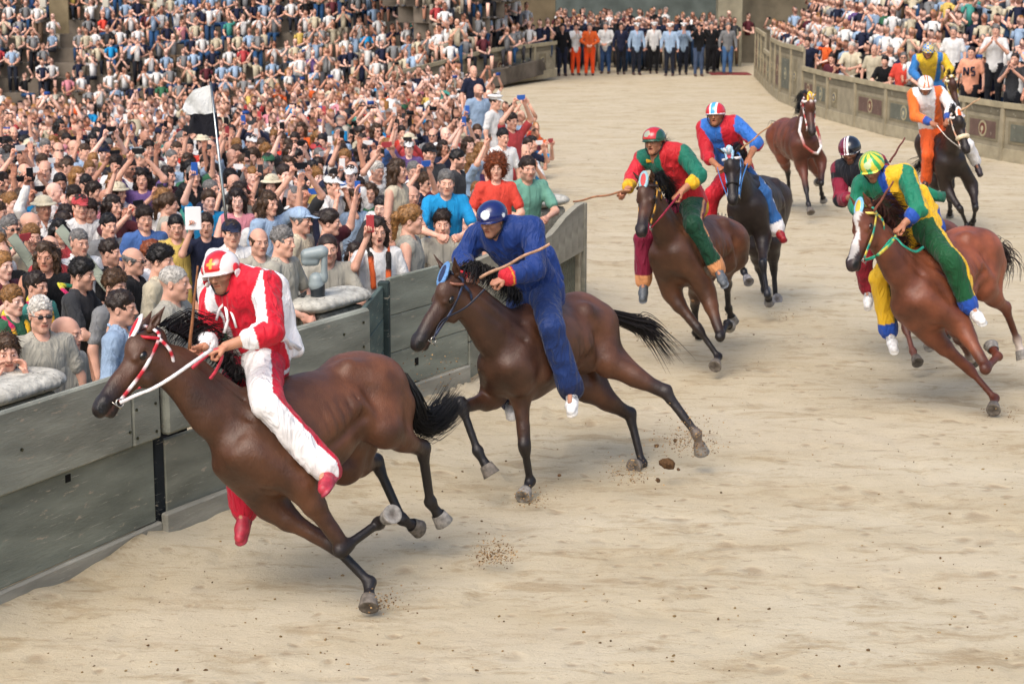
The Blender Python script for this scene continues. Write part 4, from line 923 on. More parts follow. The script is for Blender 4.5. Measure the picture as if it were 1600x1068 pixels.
for k in range(3): part('cable', [cp(cb + A(-.09, -.05, .04 - .01 * k), cb + A(-.15, -.07, .0 - .025 * k), .008, k=.01)], C('15181a'))
for (x0, y0, x1, y1, s, lab) in ((18, 368, 75, 448, 165, 'leftmost of the two slanted grey green boards standing up among the crowd'), (92, 355, 128, 398, 165, 'right hand slanted grey green board standing up among the crowd')):
    d = 3000 / s; a0, a1 = P(x0, y0, d), P(x1, y1, d - .2); t_ = nrm(a1 - a0); w2 = nrm(np.cross(FWD, t_)); m = MS(); box(m, a0 - w2 * .045, a1 - a0 + t_ * .5, w2 * .10, FWD * .04, C('7c8478'), .008)
    centred('slanted_board', m, M_WOOD, a0, smooth=False, label=lab, cat='board', group='slanted boards in the crowd')
# ---------------------------------------------------------------- flag and poles
fd = 3000 / 150.; pb_, pt_ = P(362, 420, fd), P(329, 128, fd); m = MS(); ex = (pb_ - pt_) * .35
tube([pb_ + ex, lerp(pb_, pt_, .5), pt_], [.019, .016, .012], 8, C('a4a8a6'), m); root = obj('flag', None, label='torn black and white flag on a pale pole above the crowd', cat='flag', loc=pb_); WL[root.name] = pb_
centred('pole', m, M_METAL, pb_, root)
m = MS(); tube([pt_, pt_ + A(.0, 0, .045)], .008, 6, C('15151a'), m); V, Q = sdf([el(pt_ + A(0, 0, .055), (.02, .02, .02))], .006); m.add(V, Q, C('15151a')); centred('finial', m, M_METAL, pt_, root)
fp = [[(331, 132), (303, 140), (290, 156), (284, 172)], [(334, 152), (312, 156), (297, 166), (286, 174)], [(337, 174), (318, 178), (303, 176), (291, 180)], [(339, 176), (320, 180), (305, 178), (298, 182)], [(341, 195), (322, 194), (304, 194), (294, 197)], [(343, 214), (327, 213), (305, 207), (290, 212)]]
V = []; K = []
for i in range(33):
    for j in range(21):
        u_, v_ = j / 20 * 3, i / 32 * 5; a_, b_ = min(int(u_), 2), min(int(v_), 4); f, g = u_ - a_, v_ - b_
        q = lerp(lerp(A(fp[b_][a_]), A(fp[b_][a_ + 1]), f), lerp(A(fp[b_ + 1][a_]), A(fp[b_ + 1][a_ + 1]), f), g)
        if j == 20 or i == 32: q = q + A(rnd.uniform(-1.5, 1.5), rnd.uniform(-1.5, 1.5))
        V.append(P(q[0], q[1], fd + .045 * math.sin(j * .55 + i * .12) * (j / 20) + .01)); K.append(C('c4c6c4') if i < 17 else C('15151c'))
F_ = [[i * 21 + j, (i + 1) * 21 + j, (i + 1) * 21 + j + 1, i * 21 + j + 1] for i in range(32) for j in range(20)]
centred('flag_cloth', MS().add(V, F_, np.array(K)), M_CLOTH, pt_, root)
m = MS(); pp = [P(622, y_, 3000 / 46.) for y_ in np.linspace(120, -40, 41)]; tube(pp, .035, 8, segcol(41, C('d8d8d4'), C('15151a'), 1), m); centred('striped_pole', m, M_WOOD, pp[0], label='thin black and white striped pole standing in front of the far seats', cat='pole')
# ---------------------------------------------------------------- horses and jockeys, placed where the photograph has them
RED, WHT, BLU, GRN, YEL, ORG, BGY, BLK = C('c8142c'), C('e8e6e6'), C('1c4aa0'), C('0f6a50'), C('d8a81c'), C('e8702a'), C('6e1230'), C('14161c')
def sel(m, a, b): return np.where(np.asarray(m)[:, None], np.asarray(a), np.asarray(b))
H1 = dict(label='dark bay horse leaning hard into the bend, leading the race beside the barrier', W=(372, 603), C=(522, 560), G=(432, 778), d=12.05, gd=-.12, S=1.05, res=.015,
    poll=(234, 517), nose=(146, 628), LF=[(474, 765), (538, 855, 1), (592, 816, 1), (613, 803, -1)], RF=[(425, 795), (522, 853, 1), (577, 910, 1), (576, 948, -1)],
    LH=[(600, 672), (660, 702, 1), (672, 784, 1), (694, 816, 1)], RH=[(536, 730), (588, 722, 1), (628, 811, 1), (655, 826, 1)],
    tail=[(622, 588, -.12), (644, 626, -.10), (653, 656, -.05), (678, 662, .0), (706, 628, .1)], tspread=.036, tfan=.6, trand=.12, nt=520, mane_side=-1, fly=.10, nm=480, ear=(-.13, -.02, .03),
    tack=dict(c1=C('e4dedd'), c2=C('b8202e'), r=.0085, brow=C('b8202e'), rr=.011), cap=(C('d8d2ce'), C('b8202e')), cols=dict(body=C('5e3a24', .78)))
H1['reins'] = [(1, [(215, 616, 11.45), (240, 606, 11.40), (270, 588, 11.40), (300, 567, 11.46), (332, 545, 11.6)], C('e4dedd'), C('e4dedd')),
               (-1, [(190, 612, 11.9), (270, 590, 11.9), (318, 552, 11.8)], C('c03040'), C('c03040')),
               (1, [(300, 575, 11.62), (322, 556, 11.66), (340, 545, 11.66), (347, 557, 11.66), (338, 578, 11.68), (328, 592, 11.68)], C('c03446'), C('c03446'), 1)]
R1 = dict(bulk=.016, label='jockey in red and white satin with red panelled white helmet, leading the race', pelvis=(408, 560), chest=(388, 470), neck=(366, 448), head=(347, 427), shL=(416, 444), shR=(335, 470), elL=(424, 518), elR=(328, 520),
    wrL=(352, 541), wrR=(320, 541), hipL=(412, 566), hipR=(383, 572), knL=(417, 632), knR=(362, 610), anL=(511, 733), anR=(382, 790), toL=(497, 757, -.07), toR=(374, 822), res=.009,
    face=lambda u, v, n: u * .75 - v * .22 + n * .22 + A(-.2, -.3, 0), head_o=dict(beard=.45), slL=.45, slR=.85, skin=C('b88468'),
    handL=dict(dir=(330, 552)), handR=dict(dir=(300, 545)),
    jtorso=lambda x, y, f: sel((y < -.12) & (y > -.2), WHT, sel(y < -.2, RED, sel(((x > .02) & (f < -.03)) | ((x < -.005) & (f > .02) & (x > -.10)), WHT, RED))),
    jsleeve=lambda s, t, a, b: sel(t > .93, WHT, sel(b > .006 if s == 'L' else b > .9, WHT, RED)), collar=RED,
    jleg=lambda s, t, b: sel(b > .012, C('b81230'), C('e6e4e4')) if s == 'L' else sel(b > -9, C('b81230'), WHT), shoe=C('a83040'), sole=C('903040'),
    helmet=lambda x, y, z: sel((x > -.005) & (np.abs(y - .0) < .055 + z * .1) & (z > .035) & (x < .20) & (y > -.05), sel(((np.abs(y - .004) < .008) | (np.abs(z - .085) < .008)) & ((y - .004) ** 2 + (z - .085) ** 2 < .0009), C('d8a030'), C('c01c24')), C('e6e0dc')),
    sdir=A(-1, 0, -.1), flare=[((420, 452), (440, 528), .125, .7, .02), ((432, 470), (464, 546), .06, .6, .0), ((385, 532), (452, 546), .05, .6, -.04)],
    ears=[[(.030, .032, C('c02030')), (-.005, .034, C('e6e0dc')), (-.038, .026, C('c02030')), (-.060, .020, C('e6e0dc'))]],
    trim=[('hem_band', [(378, 541, -.22), (410, 535, -.24), (446, 530, -.2), (470, 546, -.02)], .014, WHT), ('jacket_slit_band', [(444, 524, -.22), (456, 545, -.15)], .014, WHT),
          ('ribbon', [(352, 476, -.26), (356, 500, -.27), (350, 520, -.26)], .010, WHT), ('ribbon', [(357, 466, -.25), (343, 482, -.26), (338, 500, -.25)], .008, C('d8d0d0')), ('ribbon', [(358, 478, -.27), (366, 500, -.27), (369, 512, -.26)], .008, WHT)])
H2 = dict(label='dark bay horse with blue braided headpiece galloping in second place', W=(806, 476), C=(893, 460), G=(800, 646), d=14.55, S=1.05, res=.017,
    poll=(708, 430), nose=(645, 530), LF=[(812, 598), (820, 700, -1), (828, 752, 1), (817, 776, -1)], RF=[(772, 622), (722, 636, -1), (746, 704, 1), (769, 742, 1)],
    LH=[(952, 566), (1040, 614, 1), (1088, 678, 1), (1096, 706, 1)], RH=[(918, 606), (984, 648, 1), (1003, 724, 1), (990, 742, -1)], socks=('LH',),
    tail=[(992, 505, .1), (1008, 510, .15), (1026, 528, .2), (1046, 556, .25)], tspread=.030, tfan=1.6, trand=1.0, nt=200, cols=dict(body=C('583826', .78), mark=C('8a8078'), tail=C('1a1412')),
    tack=dict(c1=C('1c2030'), c2=C('2c3a58'), r=.0085, brow=C('8a5a48')), cap=(C('5a86b8'), C('1c2c50')), fly=.05)
H2['reins'] = [(1, [(690, 502, 13.92), (728, 480, 13.86), (757, 452, 13.88)], C('1c2438'), C('1c2438')), (-1, [(720, 480, 14.4), (752, 455, 14.2)], C('1c2438'), C('1c2438'))]
NAVY = C('0f3070')
R2 = dict(bulk=.018, label='jockey in plain royal blue with navy helmet and white rosette, in second place', pelvis=(845, 452), chest=(800, 382), neck=(785, 356), head=(769, 344), shL=(832, 358), shR=(748, 368), elL=(838, 420), elR=(722, 402),
    wrL=(788, 433), wrR=(736, 430), hipL=(850, 458), hipR=(822, 462), knL=(862, 512), knR=(800, 520), anL=(892, 606), anR=(798, 622), toL=(889, 642, -.07), toR=(800, 640, -.1), res=.010,
    face=lambda u, v, n: u * .9 - v * .30 + n * .02 + A(-.15, -.1, 0), head_o=dict(beard=.15, age=1, wide=1.08), slL=.88, slR=.9, skin=C('b08068'), handL=dict(dir=(762, 448)),
    jtorso=lambda x, y, f: sel(x * 0 > 1, NAVY, NAVY), jsleeve=lambda s, t, a, b: sel(t > .975, C('c82030'), sel(t > .955, C('d8a030'), sel(t > .935, C('c82030'), NAVY))), collar=C('16306c'),
    jleg=lambda s, t, b: sel((t > .95), C('0c1c44'), C('122c60')), shoe=C('dcdcdc'), lace=C('2c2c30'), hemw=1.05,
    helmet=lambda x, y, z: sel(((x - .10) ** 2 + (y - .02) ** 2 * 1.0 + (z - .075) ** 2 < .0013) & (x > 0) | ((x + .0) ** 2 + (z - .045) ** 2 < .0003) & (y > 0), C('d8dce0'), C('0c1c58')),
    flare=[((850, 400), (866, 434), .09, .6, .1)], trim=[('collar_braid', [(788, 368, -.22), (797, 362, -.18), (800, 352, -.12), (800, 344, -.08)], .008, C('d8a030')), ('collar_braid', [(786, 366, -.23), (794, 360, -.19), (797, 351, -.13), (797, 344, -.09)], .006, C('c02838'))])
H3 = dict(label='dark bay horse ridden by the red and green jockey, head towards the camera', W=(1052, 330), C=(1110, 338), G=(1074, 436), d=18.9, gd=.05, S=1.04, res=.019,
    poll=(1011, 284), nose=(999, 356), RF=[(1050, 462), (1093, 516, -1), (1122, 557, 1), (1117, 572, -1)], LF=[(1106, 462), (1126, 524, -1), (1136, 505, 1), (1140, 510, 1)],
    RH=[(1090, 440, .3), (1086, 478, 1), (1087, 520, 1), (1093, 530, 1)], LH=[(1128, 410, .1), (1136, 446, 1), (1138, 482, 1), (1146, 503, 1)], tail=[(1135, 350, .2), (1140, 370, .3)], nt=60,
    cols=dict(body=C('5a3824', .80)), tack=dict(c1=C('1c1614'), c2=C('c8902c'), r=.011, brow=C('2a1a14'), rr=.013), cap=(C('8ab0b8'), C('c04848')), ear=(-.01, -.12, .03), nm=260)
H3['reins'] = [(1, [(1032, 340, 18.0), (1050, 318, 18.1), (1062, 304, 18.2)], C('8a1c34'), C('8a1c34'))]
R3G = C('0f6450')
R3 = dict(label='jockey in red and green shirt with yellow ties, stretching his whip arm to the barrier', pelvis=(1078, 316), chest=(1046, 256), neck=(1034, 240), head=(1022, 222), shL=(1067, 240), shR=(1002, 250), elL=(1093, 274), elR=(988, 276),
    wrL=(1064, 300), wrR=(980, 297), hipL=(1082, 322), hipR=(1052, 328), knL=(1082, 350), knR=(1004, 372), anL=(1120, 418), anR=(1006, 436), toL=(1127, 436), toR=(1004, 458), res=.012,
    face=lambda u, v, n: u * .9 - v * .15 + A(-.2, -.3, 0), head_o=dict(mouth=.3), slL=.45, slR=.75, skin=C('a87458'), hair=1, handL=dict(dir=(1050, 312)), handR=dict(dir=(968, 302)),
    jtorso=lambda x, y, f: sel(y < -.10, YEL, sel((x < -.07) & (y > .5), R3G, C('b01c24'))), jsleeve=lambda s, t, a, b: sel((t > .88), YEL, sel(np.ones(len(t)) * (s == 'L') > 0, R3G, C('c02030'))), collar=YEL,
    jleg=lambda s, t, b: sel(t > .93, C('d09060'), sel(np.abs(b - .02) < .009, C('d09060'), sel(b > .02, C('7a1434'), C('0a3c28')))) if s == 'L' else sel(t > .93, C('d09060'), C('7a1434')), shoe=C('565c62'), sole=C('6a7078'),
    helmet=lambda x, y, z: sel(((x - .09) ** 2 + (y + .02) ** 2 + (z - .08) ** 2 < .0015), C('9aa08a'), sel((np.abs(y) > .07) | (z < .035), C('1c4a38'), C('b82028'))), strap=C('14100e'),
    trim=[('collar_bow', [(1010, 252, -.25), (1020, 250, -.28), (1030, 256, -.25)], .02, YEL), ('collar_bow', [(1026, 250, -.25), (1034, 262, -.27), (1036, 268, -.25)], .013, YEL), ('yellow_facing', [(1032, 254, -.2), (1040, 240, -.12)], .03, YEL), ('yellow_facing', [(1030, 280, -.25), (1042, 300, -.28)], .025, YEL)])
H4 = dict(label='nearly black horse with blue studded bridle ridden by the red and blue jockey', W=(1164, 266), C=(1188, 276), G=(1180, 372), d=21.9, S=1.04, res=.021,
    poll=(1142, 240), nose=(1143, 310), RF=[(1158, 378), (1153, 392, -1), (1162, 424, 1), (1170, 440, -1)], LF=[(1192, 376), (1192, 415, -1), (1199, 460, -1), (1202, 472, 1)],
    RH=[(1182, 388), (1186, 420, 1), (1194, 452, 1), (1196, 466, 1)], LH=[(1206, 378), (1209, 420, 1), (1212, 468, 1), (1214, 486, -1)], tail=[(1200, 300, .2), (1203, 315, .3)], nt=40,
    cols=dict(body=C('2e2320', .8), leg=C('1c1f28')), hoofc=C('7c7c80'), tack=dict(c1=C('2c6cb8'), c2=C('6ca0d8'), r=.013, brow=C('d8d4d4'), noseband=C('1a1412'), nbr=.011), cap=(C('a8cce0'), C('c04858'), C('e8e4e8')), ear=(-.02, -.10, .07), nm=200)
H4['reins'] = [(1, [(1160, 280, 21.0), (1168, 256, 21.2)], C('3c7cc0'), C('3c7cc0')), (-1, [(1126, 280, 21.2), (1121, 262, 21.4)], C('3c7cc0'), C('3c7cc0'))]
R4B, R4R = C('2c68b8'), C('b81828')
R4 = dict(label='jockey in red and sky blue shirt with striped helmet, whip pointing up right', pelvis=(1152, 265), chest=(1130, 212), neck=(1124, 194), head=(1118, 180), shL=(1150, 192), shR=(1100, 200), elL=(1182, 224), elR=(1104, 244),
    wrL=(1170, 248), wrR=(1122, 260), hipL=(1160, 270), hipR=(1140, 274), knL=(1192, 302), knR=(1114, 304), anL=(1211, 352), anR=(1108, 336), toL=(1222, 368), toR=(1102, 350), res=.014,
    face=lambda u, v, n: u * .9 + A(-.15, -.4, -.1), head_o=dict(mouth=.25, beard=.2), slL=.15, slR=.25, skin=C('a87050'),
    jtorso=lambda x, y, f: sel((x > -.02), R4R, R4B), jsleeve=lambda s, t, a, b: sel((a > -.012) if s == 'L' else (b < -.02), R4B, R4R), collar=R4R,
    jleg=lambda s, t, b: (sel(t > .93, WHT, sel(np.abs(b - .022) < .009, WHT, sel(b > .022, R4R, C('285a94'))))) if s == 'L' else sel(b > .06, WHT, R4R), shoe=C('8a1820'), sole=C('6a1018'), hemw=1.5,
    helmet=lambda x, y, z: sel((z < .02) | (np.abs(np.abs(y) - .034) < .010), WHT, sel(np.abs(y) < .034, C('4aa0d0'), C('c82430'))), trim=[('collar_ribbon', [(1110, 200, -.22), (1112, 208, -.23)], .022, WHT), ('collar_ribbon', [(1133, 188, -.2), (1139, 198, -.22)], .022, WHT)])
H5 = dict(label='riderless bay horse galloping loose with white reins round its neck', W=(1248, 181), C=(1227, 185), G=(1256, 250), d=30.0, S=1.03, res=.026,
    poll=(1264, 152), nose=(1270, 205), RF=[(1254, 262), (1260, 297, -1), (1263, 318, -1), (1267, 332, -1)], LF=[(1284, 252), (1283, 286, -1), (1280, 282, 1), (1277, 285, 1)],
    RH=[(1224, 246), (1231, 270, 1), (1233, 300, 1), (1233, 314, 1)], LH=[(1278, 262), (1280, 278, 1), (1284, 303, 1), (1287, 314, 1)], tail=[(1212, 200, .1), (1210, 220, .2)], nt=60, cols=dict(body=C('683828', .85)),
    tack=dict(c1=C('e0d8d4'), c2=C('a83030'), r=.017), cap=(C('e8c040'), C('c83838'), C('f0e8e8')), star=.10, nm=200, mane_side=-1, ear=(-.01, -.11, .03), collar=[(1252, 184, 29.0), (1249, 205, 28.8), (1257, 228, 28.7), (1270, 238, 28.6), (1277, 240, 28.6), (1283, 230, 28.7), (1280, 212, 28.8), (1276, 198, 28.9)])
H6 = dict(label='nearly black horse with pale sheepskin noseband ridden by the orange jockey', W=(1478, 204), C=(1462, 197), G=(1486, 280), d=28.4, S=1.05, res=.024,
    poll=(1495, 176), nose=(1512, 232), RF=[(1478, 294), (1501, 328, -1), (1511, 352, 1), (1516, 362, -1)], LF=[(1520, 292), (1524, 326, -1), (1521, 345, 1), (1517, 352, 1)],
    RH=[(1462, 284), (1457, 305, 1), (1460, 332, 1), (1461, 344, 1)], LH=[(1480, 290), (1484, 312, 1), (1484, 330, 1), (1484, 338, 1)], tail=[(1446, 250, .2), (1434, 262, .3), (1428, 272, .3)], nt=120, tspread=.05,
    cols=dict(body=C('2c1f1b', .8)), tack=dict(c1=C('e4dcd0'), c2=C('d8a080'), r=.014, brow=C('e8e0dc'), noseband=C('d8c8a8'), nbr=.035), cap=(C('e8e0dc'), C('d86030')), ear=(-.01, -.12, .04), nm=200)
H6['reins'] = [(-1, [(1480, 215, 27.3), (1464, 196, 27.5)], C('e0d8cc'), C('e0d8cc'))]
R6 = dict(label='jockey in orange and white with white helmet, riding near the decorated barrier', pelvis=(1456, 198), chest=(1448, 158), neck=(1449, 146), head=(1446, 134), shL=(1470, 144), shR=(1427, 148), elL=(1486, 168), elR=(1430, 182),
    wrL=(1480, 188), wrR=(1456, 192), hipL=(1464, 204), hipR=(1450, 206), knL=(1512, 226), knR=(1450, 242), anL=(1524, 252), anR=(1447, 280), toL=(1530, 270), toR=(1444, 292), res=.016,
    face=lambda u, v, n: u * .8 - v * .5 + A(-.1, -.3, -.1), slL=.8, slR=.8, skin=C('9c6a50'), hs=1.0,
    jtorso=lambda x, y, f: sel((x > .0) & (y > -.0), C('e0682c'), WHT), jsleeve=lambda s, t, a, b: sel(t > .9, C('2c50a0'), sel(np.ones(len(t)) * (s == 'L') > 0, WHT, C('e0702c'))), collar=WHT,
    jleg=lambda s, t, b: sel((b > .03) & (s == 'R') | (s == 'L') & (t > .3), WHT, C('d85820')), shoe=C('3a3236'), sole=C('20201e'), helmet=lambda x, y, z: sel((np.abs(np.abs(y) - .045 + z * .2) < .010) & (z > .03), C('e0682c'), C('e8e4e0')),
    trim=[('neck_ribbon', [(1449, 150, -.22), (1453, 162, -.26), (1456, 176, -.26)], .015, C('15141a'))])
H7 = dict(label='chestnut horse with white blaze leaning over, ridden by the yellow and green jockey', W=(1412, 394), C=(1484, 362), G=(1462, 508), d=17.15, gd=-.05, S=1.06, res=.018,
    poll=(1352, 326), nose=(1326, 408), LF=[(1504, 512), (1541, 574, -1), (1558, 556, 1), (1548, 540, 1)], RF=[(1462, 530), (1516, 578, 1), (1554, 622, 1), (1552, 640, -1)],
    LH=[(1536, 450), (1571, 482, 1), (1589, 530, 1), (1598, 560, 1)], RH=[(1490, 500, .3), (1500, 530, 1), (1515, 556, 1), (1522, 564, 1)], socks=('LH', 'RH'), blaze=1,
    tail=[(1548, 398, .1), (1560, 392, .2), (1568, 405, .2), (1562, 420, .2), (1556, 426, .25)], nt=240, tspread=.05, tfan=1.3, trand=1.0,
    cols=dict(body=C('80472e', .78), dark=C('6a3824', .75), leg=C('60301f', .8), mark=C('d8cfc6'), mane=C('4a2418', .7), tail=C('2a1c18'), nose=C('3c3030')), tack=dict(c1=C('1c8a78'), c2=C('c8b040'), r=.010, brow=C('d8c060'), rr=.013),
    cap=(C('7ab0d0'), C('d8b040')), fly=.12, ear=(-.03, -.13, .01), nm=300)
H7['reins'] = [(1, [(1372, 398, 16.3), (1392, 380, 16.4), (1400, 368, 16.5)], C('c0b040'), C('4a9a6a')), (1, [(1440, 386, 16.55), (1425, 392, 16.5), (1412, 384, 16.4), (1402, 372, 16.5)], C('1c8a70'), C('1c8a70'))]
H7['reins'][1] = (1, [(1372, 398, 16.3), (1396, 372, 16.45), (1412, 384, 16.4), (1430, 393, 16.5), (1443, 386, 16.6)], C('1c8a70'), C('1c8a70'))
Y7, G7, B7 = C('dcae24'), C('147458'), C('1c48a0')
R7 = dict(label='jockey in yellow, green and blue with patterned helmet on the chestnut horse', pelvis=(1440, 350), chest=(1392, 294), neck=(1376, 276), head=(1363, 262), shL=(1416, 272), shR=(1346, 290), elL=(1436, 328), elR=(1338, 322),
    wrL=(1412, 350), wrR=(1370, 362), hipL=(1446, 358), hipR=(1424, 364), knL=(1482, 402), knR=(1374, 436), anL=(1512, 474), anR=(1388, 512), toL=(1532, 494), toR=(1394, 532), res=.011,
    nom=dict(wrR=(.32, .08, -.02)), face=lambda u, v, n: u * .8 - v * .4 + A(-.1, -.35, -.1), head_o=dict(beard=.25), slL=.45, slR=.8, skin=C('a87458'), handL=dict(dir=(1390, 368)),
    jtorso=lambda x, y, f: sel(y < -.14, B7, sel(np.abs(x + .03) < .035, B7, sel(x > -.0, Y7, G7))), jsleeve=lambda s, t, a, b: sel(t > .9, B7, sel(b > -.005, G7, Y7)), collar=B7,
    jleg=lambda s, t, b: sel(t > .94, B7, sel(b > .012, Y7, C('0c4a28'))) if s == 'L' else sel(t > .94, B7, sel(b > -.01, C('0c4a28'), Y7)), shoe=C('e0e0e0'), sole=C('d8d8d4'), lace=C('9a9a98'), hemw=1.15,
    helmet=lambda x, y, z: sel(((x - .10) ** 2 + y ** 2 + (z - .08) ** 2 < .0012), C('b8c898'), sel(np.sin(np.arctan2(y, x + .02) * 9 + z * 25) > .15, C('2c9a50'), C('d0c040'))),
    legflare=[((1494, 414), (1504, 440), .085, .0, 3)], flare=[((1455, 330), (1466, 356), .08, .5, .15), ((1440, 300), (1460, 345), .07, .6, .1)],
    trim=[('green_sash', [(1448, 300, .2), (1462, 306, .25), (1476, 308, .3)], .05, G7)])
H8 = dict(label='bay horse almost hidden behind the chestnut horse', W=(1392, 352), C=(1440, 344), G=(1424, 440), d=19.3, S=1.0, res=.026,
    poll=(1380, 330), nose=(1384, 400), LF=[(1440, 460), (1452, 500, -1), (1450, 530, 1), (1452, 540, -1)], RF=[(1412, 470), (1416, 515, -1), (1426, 548, -1), (1434, 566, -1)],
    LH=[(1480, 440), (1500, 470, 1), (1505, 505, 1), (1508, 520, 1)], RH=[(1450, 450), (1470, 480, 1), (1475, 515, 1), (1478, 528, 1)], tail=[(1490, 380, .1), (1500, 400, .2)], nt=40, nm=40, ear=(-.01, -.08, .03), cols=dict(leg=C('7a4a3c')))
R8 = dict(label='jockey in black and burgundy with halved helmet, behind the yellow and green jockey', pelvis=(1392, 322), chest=(1348, 272), neck=(1336, 252), head=(1328, 236), shL=(1374, 254), shR=(1312, 264), elL=(1388, 286), elR=(1314, 312),
    wrL=(1376, 304), wrR=(1332, 308), hipL=(1400, 330), hipR=(1378, 334), knL=(1400, 390), knR=(1348, 408), anL=(1420, 430), anR=(1357, 448), toL=(1424, 450), toR=(1354, 470), res=.013,
    face=lambda u, v, n: u * .8 - v * .3 + A(0, -.4, -.15), head_o=dict(beard=.75), slL=.6, slR=.5, skin=C('9c6c54'), jtorso=lambda x, y, f: sel(np.abs(x) < .012, WHT, C('181a22')), collar=BLK,
    jsleeve=lambda s, t, a, b: sel(np.sin(t * 11) > .75, BLK, C('7c1630')), jleg=lambda s, t, b: sel(b > -9, C('7a1424'), BLK), shoe=C('dcdcdc'), lace=C('6a6a70'),
    helmet=lambda x, y, z: sel((z < .016) | (np.abs(y) < .010) | (np.abs(y + .03) < .006), WHT, sel(y > 0, C('121620'), C('6a1a30'))))
H9 = dict(label='brown horse half hidden behind the orange jockey by the decorated barrier', W=(1478, 138), C=(1466, 128), G=(1482, 196), d=36.0, S=1.03, res=.03,
    poll=(1486, 120), nose=(1497, 166), LF=[(1496, 208), (1498, 228, -1), (1499, 245, -1), (1500, 252, -1)], RF=[(1470, 208), (1470, 230, -1), (1468, 248, -1), (1468, 256, -1)],
    LH=[(1490, 204), (1490, 222, 1), (1490, 240, 1), (1490, 248, 1)], RH=[(1466, 200), (1466, 218, 1), (1464, 238, 1), (1463, 246, 1)], tail=[(1462, 150, .2), (1460, 165, .3)], nt=30, nm=80, ear=(-.01, -.11, .04), cols=dict(body=C('5c3426', .6)), tack=dict(c1=C('e0d8c0'), c2=C('d0b040'), r=.02))
R9Y, R9B = C('d4b02c'), C('2c70b0')
R9 = dict(label='jockey in yellow and blue with chequered helmet, last by the decorated barrier', pelvis=(1462, 124), chest=(1452, 98), neck=(1450, 90), head=(1450, 80), shL=(1473, 90), shR=(1432, 92), elL=(1484, 108), elR=(1426, 112),
    wrL=(1478, 122), wrR=(1436, 124), hipL=(1468, 130), hipR=(1456, 132), knL=(1490, 150), knR=(1450, 155), anL=(1494, 178), anR=(1452, 182), toL=(1496, 186), toR=(1450, 190), res=.02, hres=.008,
    face=lambda u, v, n: u * .8 + A(0, -.4, -.3), skin=C('9c6a50'), jtorso=lambda x, y, f: sel(np.abs(x) < .05, R9B, R9Y), jsleeve=lambda s, t, a, b: sel(t * 0 + (s == 'L') > 0, R9Y, R9B), collar=R9B,
    jleg=lambda s, t, b: sel(b > 0, R9Y, R9B), shoe=C('40404a'), helmet=lambda x, y, z: sel(np.sin(y * 75) * np.sin(z * 75 + 1) * np.sin(x * 60 + .5) > 0, C('dcc030'), C('3878c0')))
for h, r in ((H1, R1), (H2, R2), (H3, R3), (H4, R4), (H5, None), (H6, R6), (H7, R7), (H8, R8), (H9, R9)):
    build_horse(h)
    if r: build_rider(h, r)
stick(P(296, 545, 11.62), P(309, 415, 11.55), .011, .006, 'brown wooden whip held upright by the red and white jockey')
stick(P(750, 434, 13.95), P(859, 381, 13.7), .012, .010, 'pale wooden whip held level by the royal blue jockey', 'b08a70')
stick(P(985, 297, 18.0), P(896, 315, 18.6), .011, .009, 'thin wooden whip stretched from the red and green jockey to the barrier', 'a07050')
stick(P(1157, 234, 21.4), P(1207, 193, 21.6), .012, .007, 'wooden whip pointing up right from the red and blue jockey', 'a87850')
stick(P(1366, 330, 16.6), P(1396, 283, 16.5), .013, .008, 'brown whip held across the yellow and green jockey', '7a4838')
stick(P(1390, 254, 18.9), P(1414, 215, 18.8), .012, .008, 'brown whip raised behind the yellow and green jockey by the burgundy jockey', '70403a')
stick(P(1500, 174, 27.6), P(1532, 153, 27.5), .015, .010, 'pale wooden whip of the orange jockey', 'b09070')
# ---------------------------------------------------------------- spectators, guards and officials
SK = dict(pale=C('e2b6a4'), mid=C('d0a08a'), tan=C('b4826c'), dark=C('5a3628'))
HC = dict(black=C('151112'), dark=C('2a1d16'), brown=C('44301f'), fair=C('8a6236'), red=C('7a3c1c'), grey=C('6e6c6a'), white=C('b8b4ac'))
CW = {'white': C('dcdcda'), 'black': C('121317'), 'navy': C('18203c'), 'red': C('b8242c'), 'light blue': C('8aa8c8'), 'grey': C('7c7e80'), 'green': C('2c6a48'), 'yellow': C('d0b038'), 'pink': C('d07888'), 'blue': C('2a5ca0'), 'khaki': C('aaa696'),
      'orange': C('d8602c'), 'teal': C('2c9a8c'), 'maroon': C('5a1c28'), 'purple': C('6a4a90'), 'coral': C('d84a3c'), 'dark grey': C('34363a'), 'cream': C('c8bc9c'), 'turquoise': C('1c88c0'), 'mint green': C('5ea08a'), 'lime yellow': C('b8e020')}
for k_, v_ in CW.items():
    if k_ not in ('coral', 'lime yellow', 'turquoise', 'orange'): CW[k_] = lerp(v_, A(1, 1, 1) * v_.mean(), .22)
POSE = {}
def pose(name, elL, elR, wrL, wrR, lean=0.0, head=None, curl=.9, seat=False, dirL=None, dirR=None, twoup=0):
    POSE[name] = dict(elL=A(elL), elR=A(elR), wrL=A(wrL), wrR=A(wrR), lean=lean, head=A(head) if head else A(.02 + lean, 0, 1.60 - abs(lean) * .15), curl=curl, dirL=dirL, dirR=dirR, seat=seat)
pose('down', (0, .27, 1.13), (0, -.27, 1.13), (.06, .28, .90), (.06, -.28, .90))
pose('phone1', (.02, .27, 1.13), (.26, -.27, 1.34), (.08, .28, .92), (.30, -.16, 1.60), dirR=(.15, .1, 1))
pose('phone2', (.24, .28, 1.34), (.24, -.28, 1.34), (.36, .10, 1.56), (.36, -.10, 1.56), dirL=(.1, -.3, 1), dirR=(.1, .3, 1))
pose('high2', (.14, .27, 1.62), (.14, -.27, 1.62), (.22, .10, 1.86), (.22, -.10, 1.86), dirL=(.0, -.3, 1), dirR=(.0, .3, 1))
pose('high1', (.02, .27, 1.13), (.10, -.30, 1.62), (.08, .28, .92), (.16, -.22, 1.88), dirR=(.1, .1, 1))
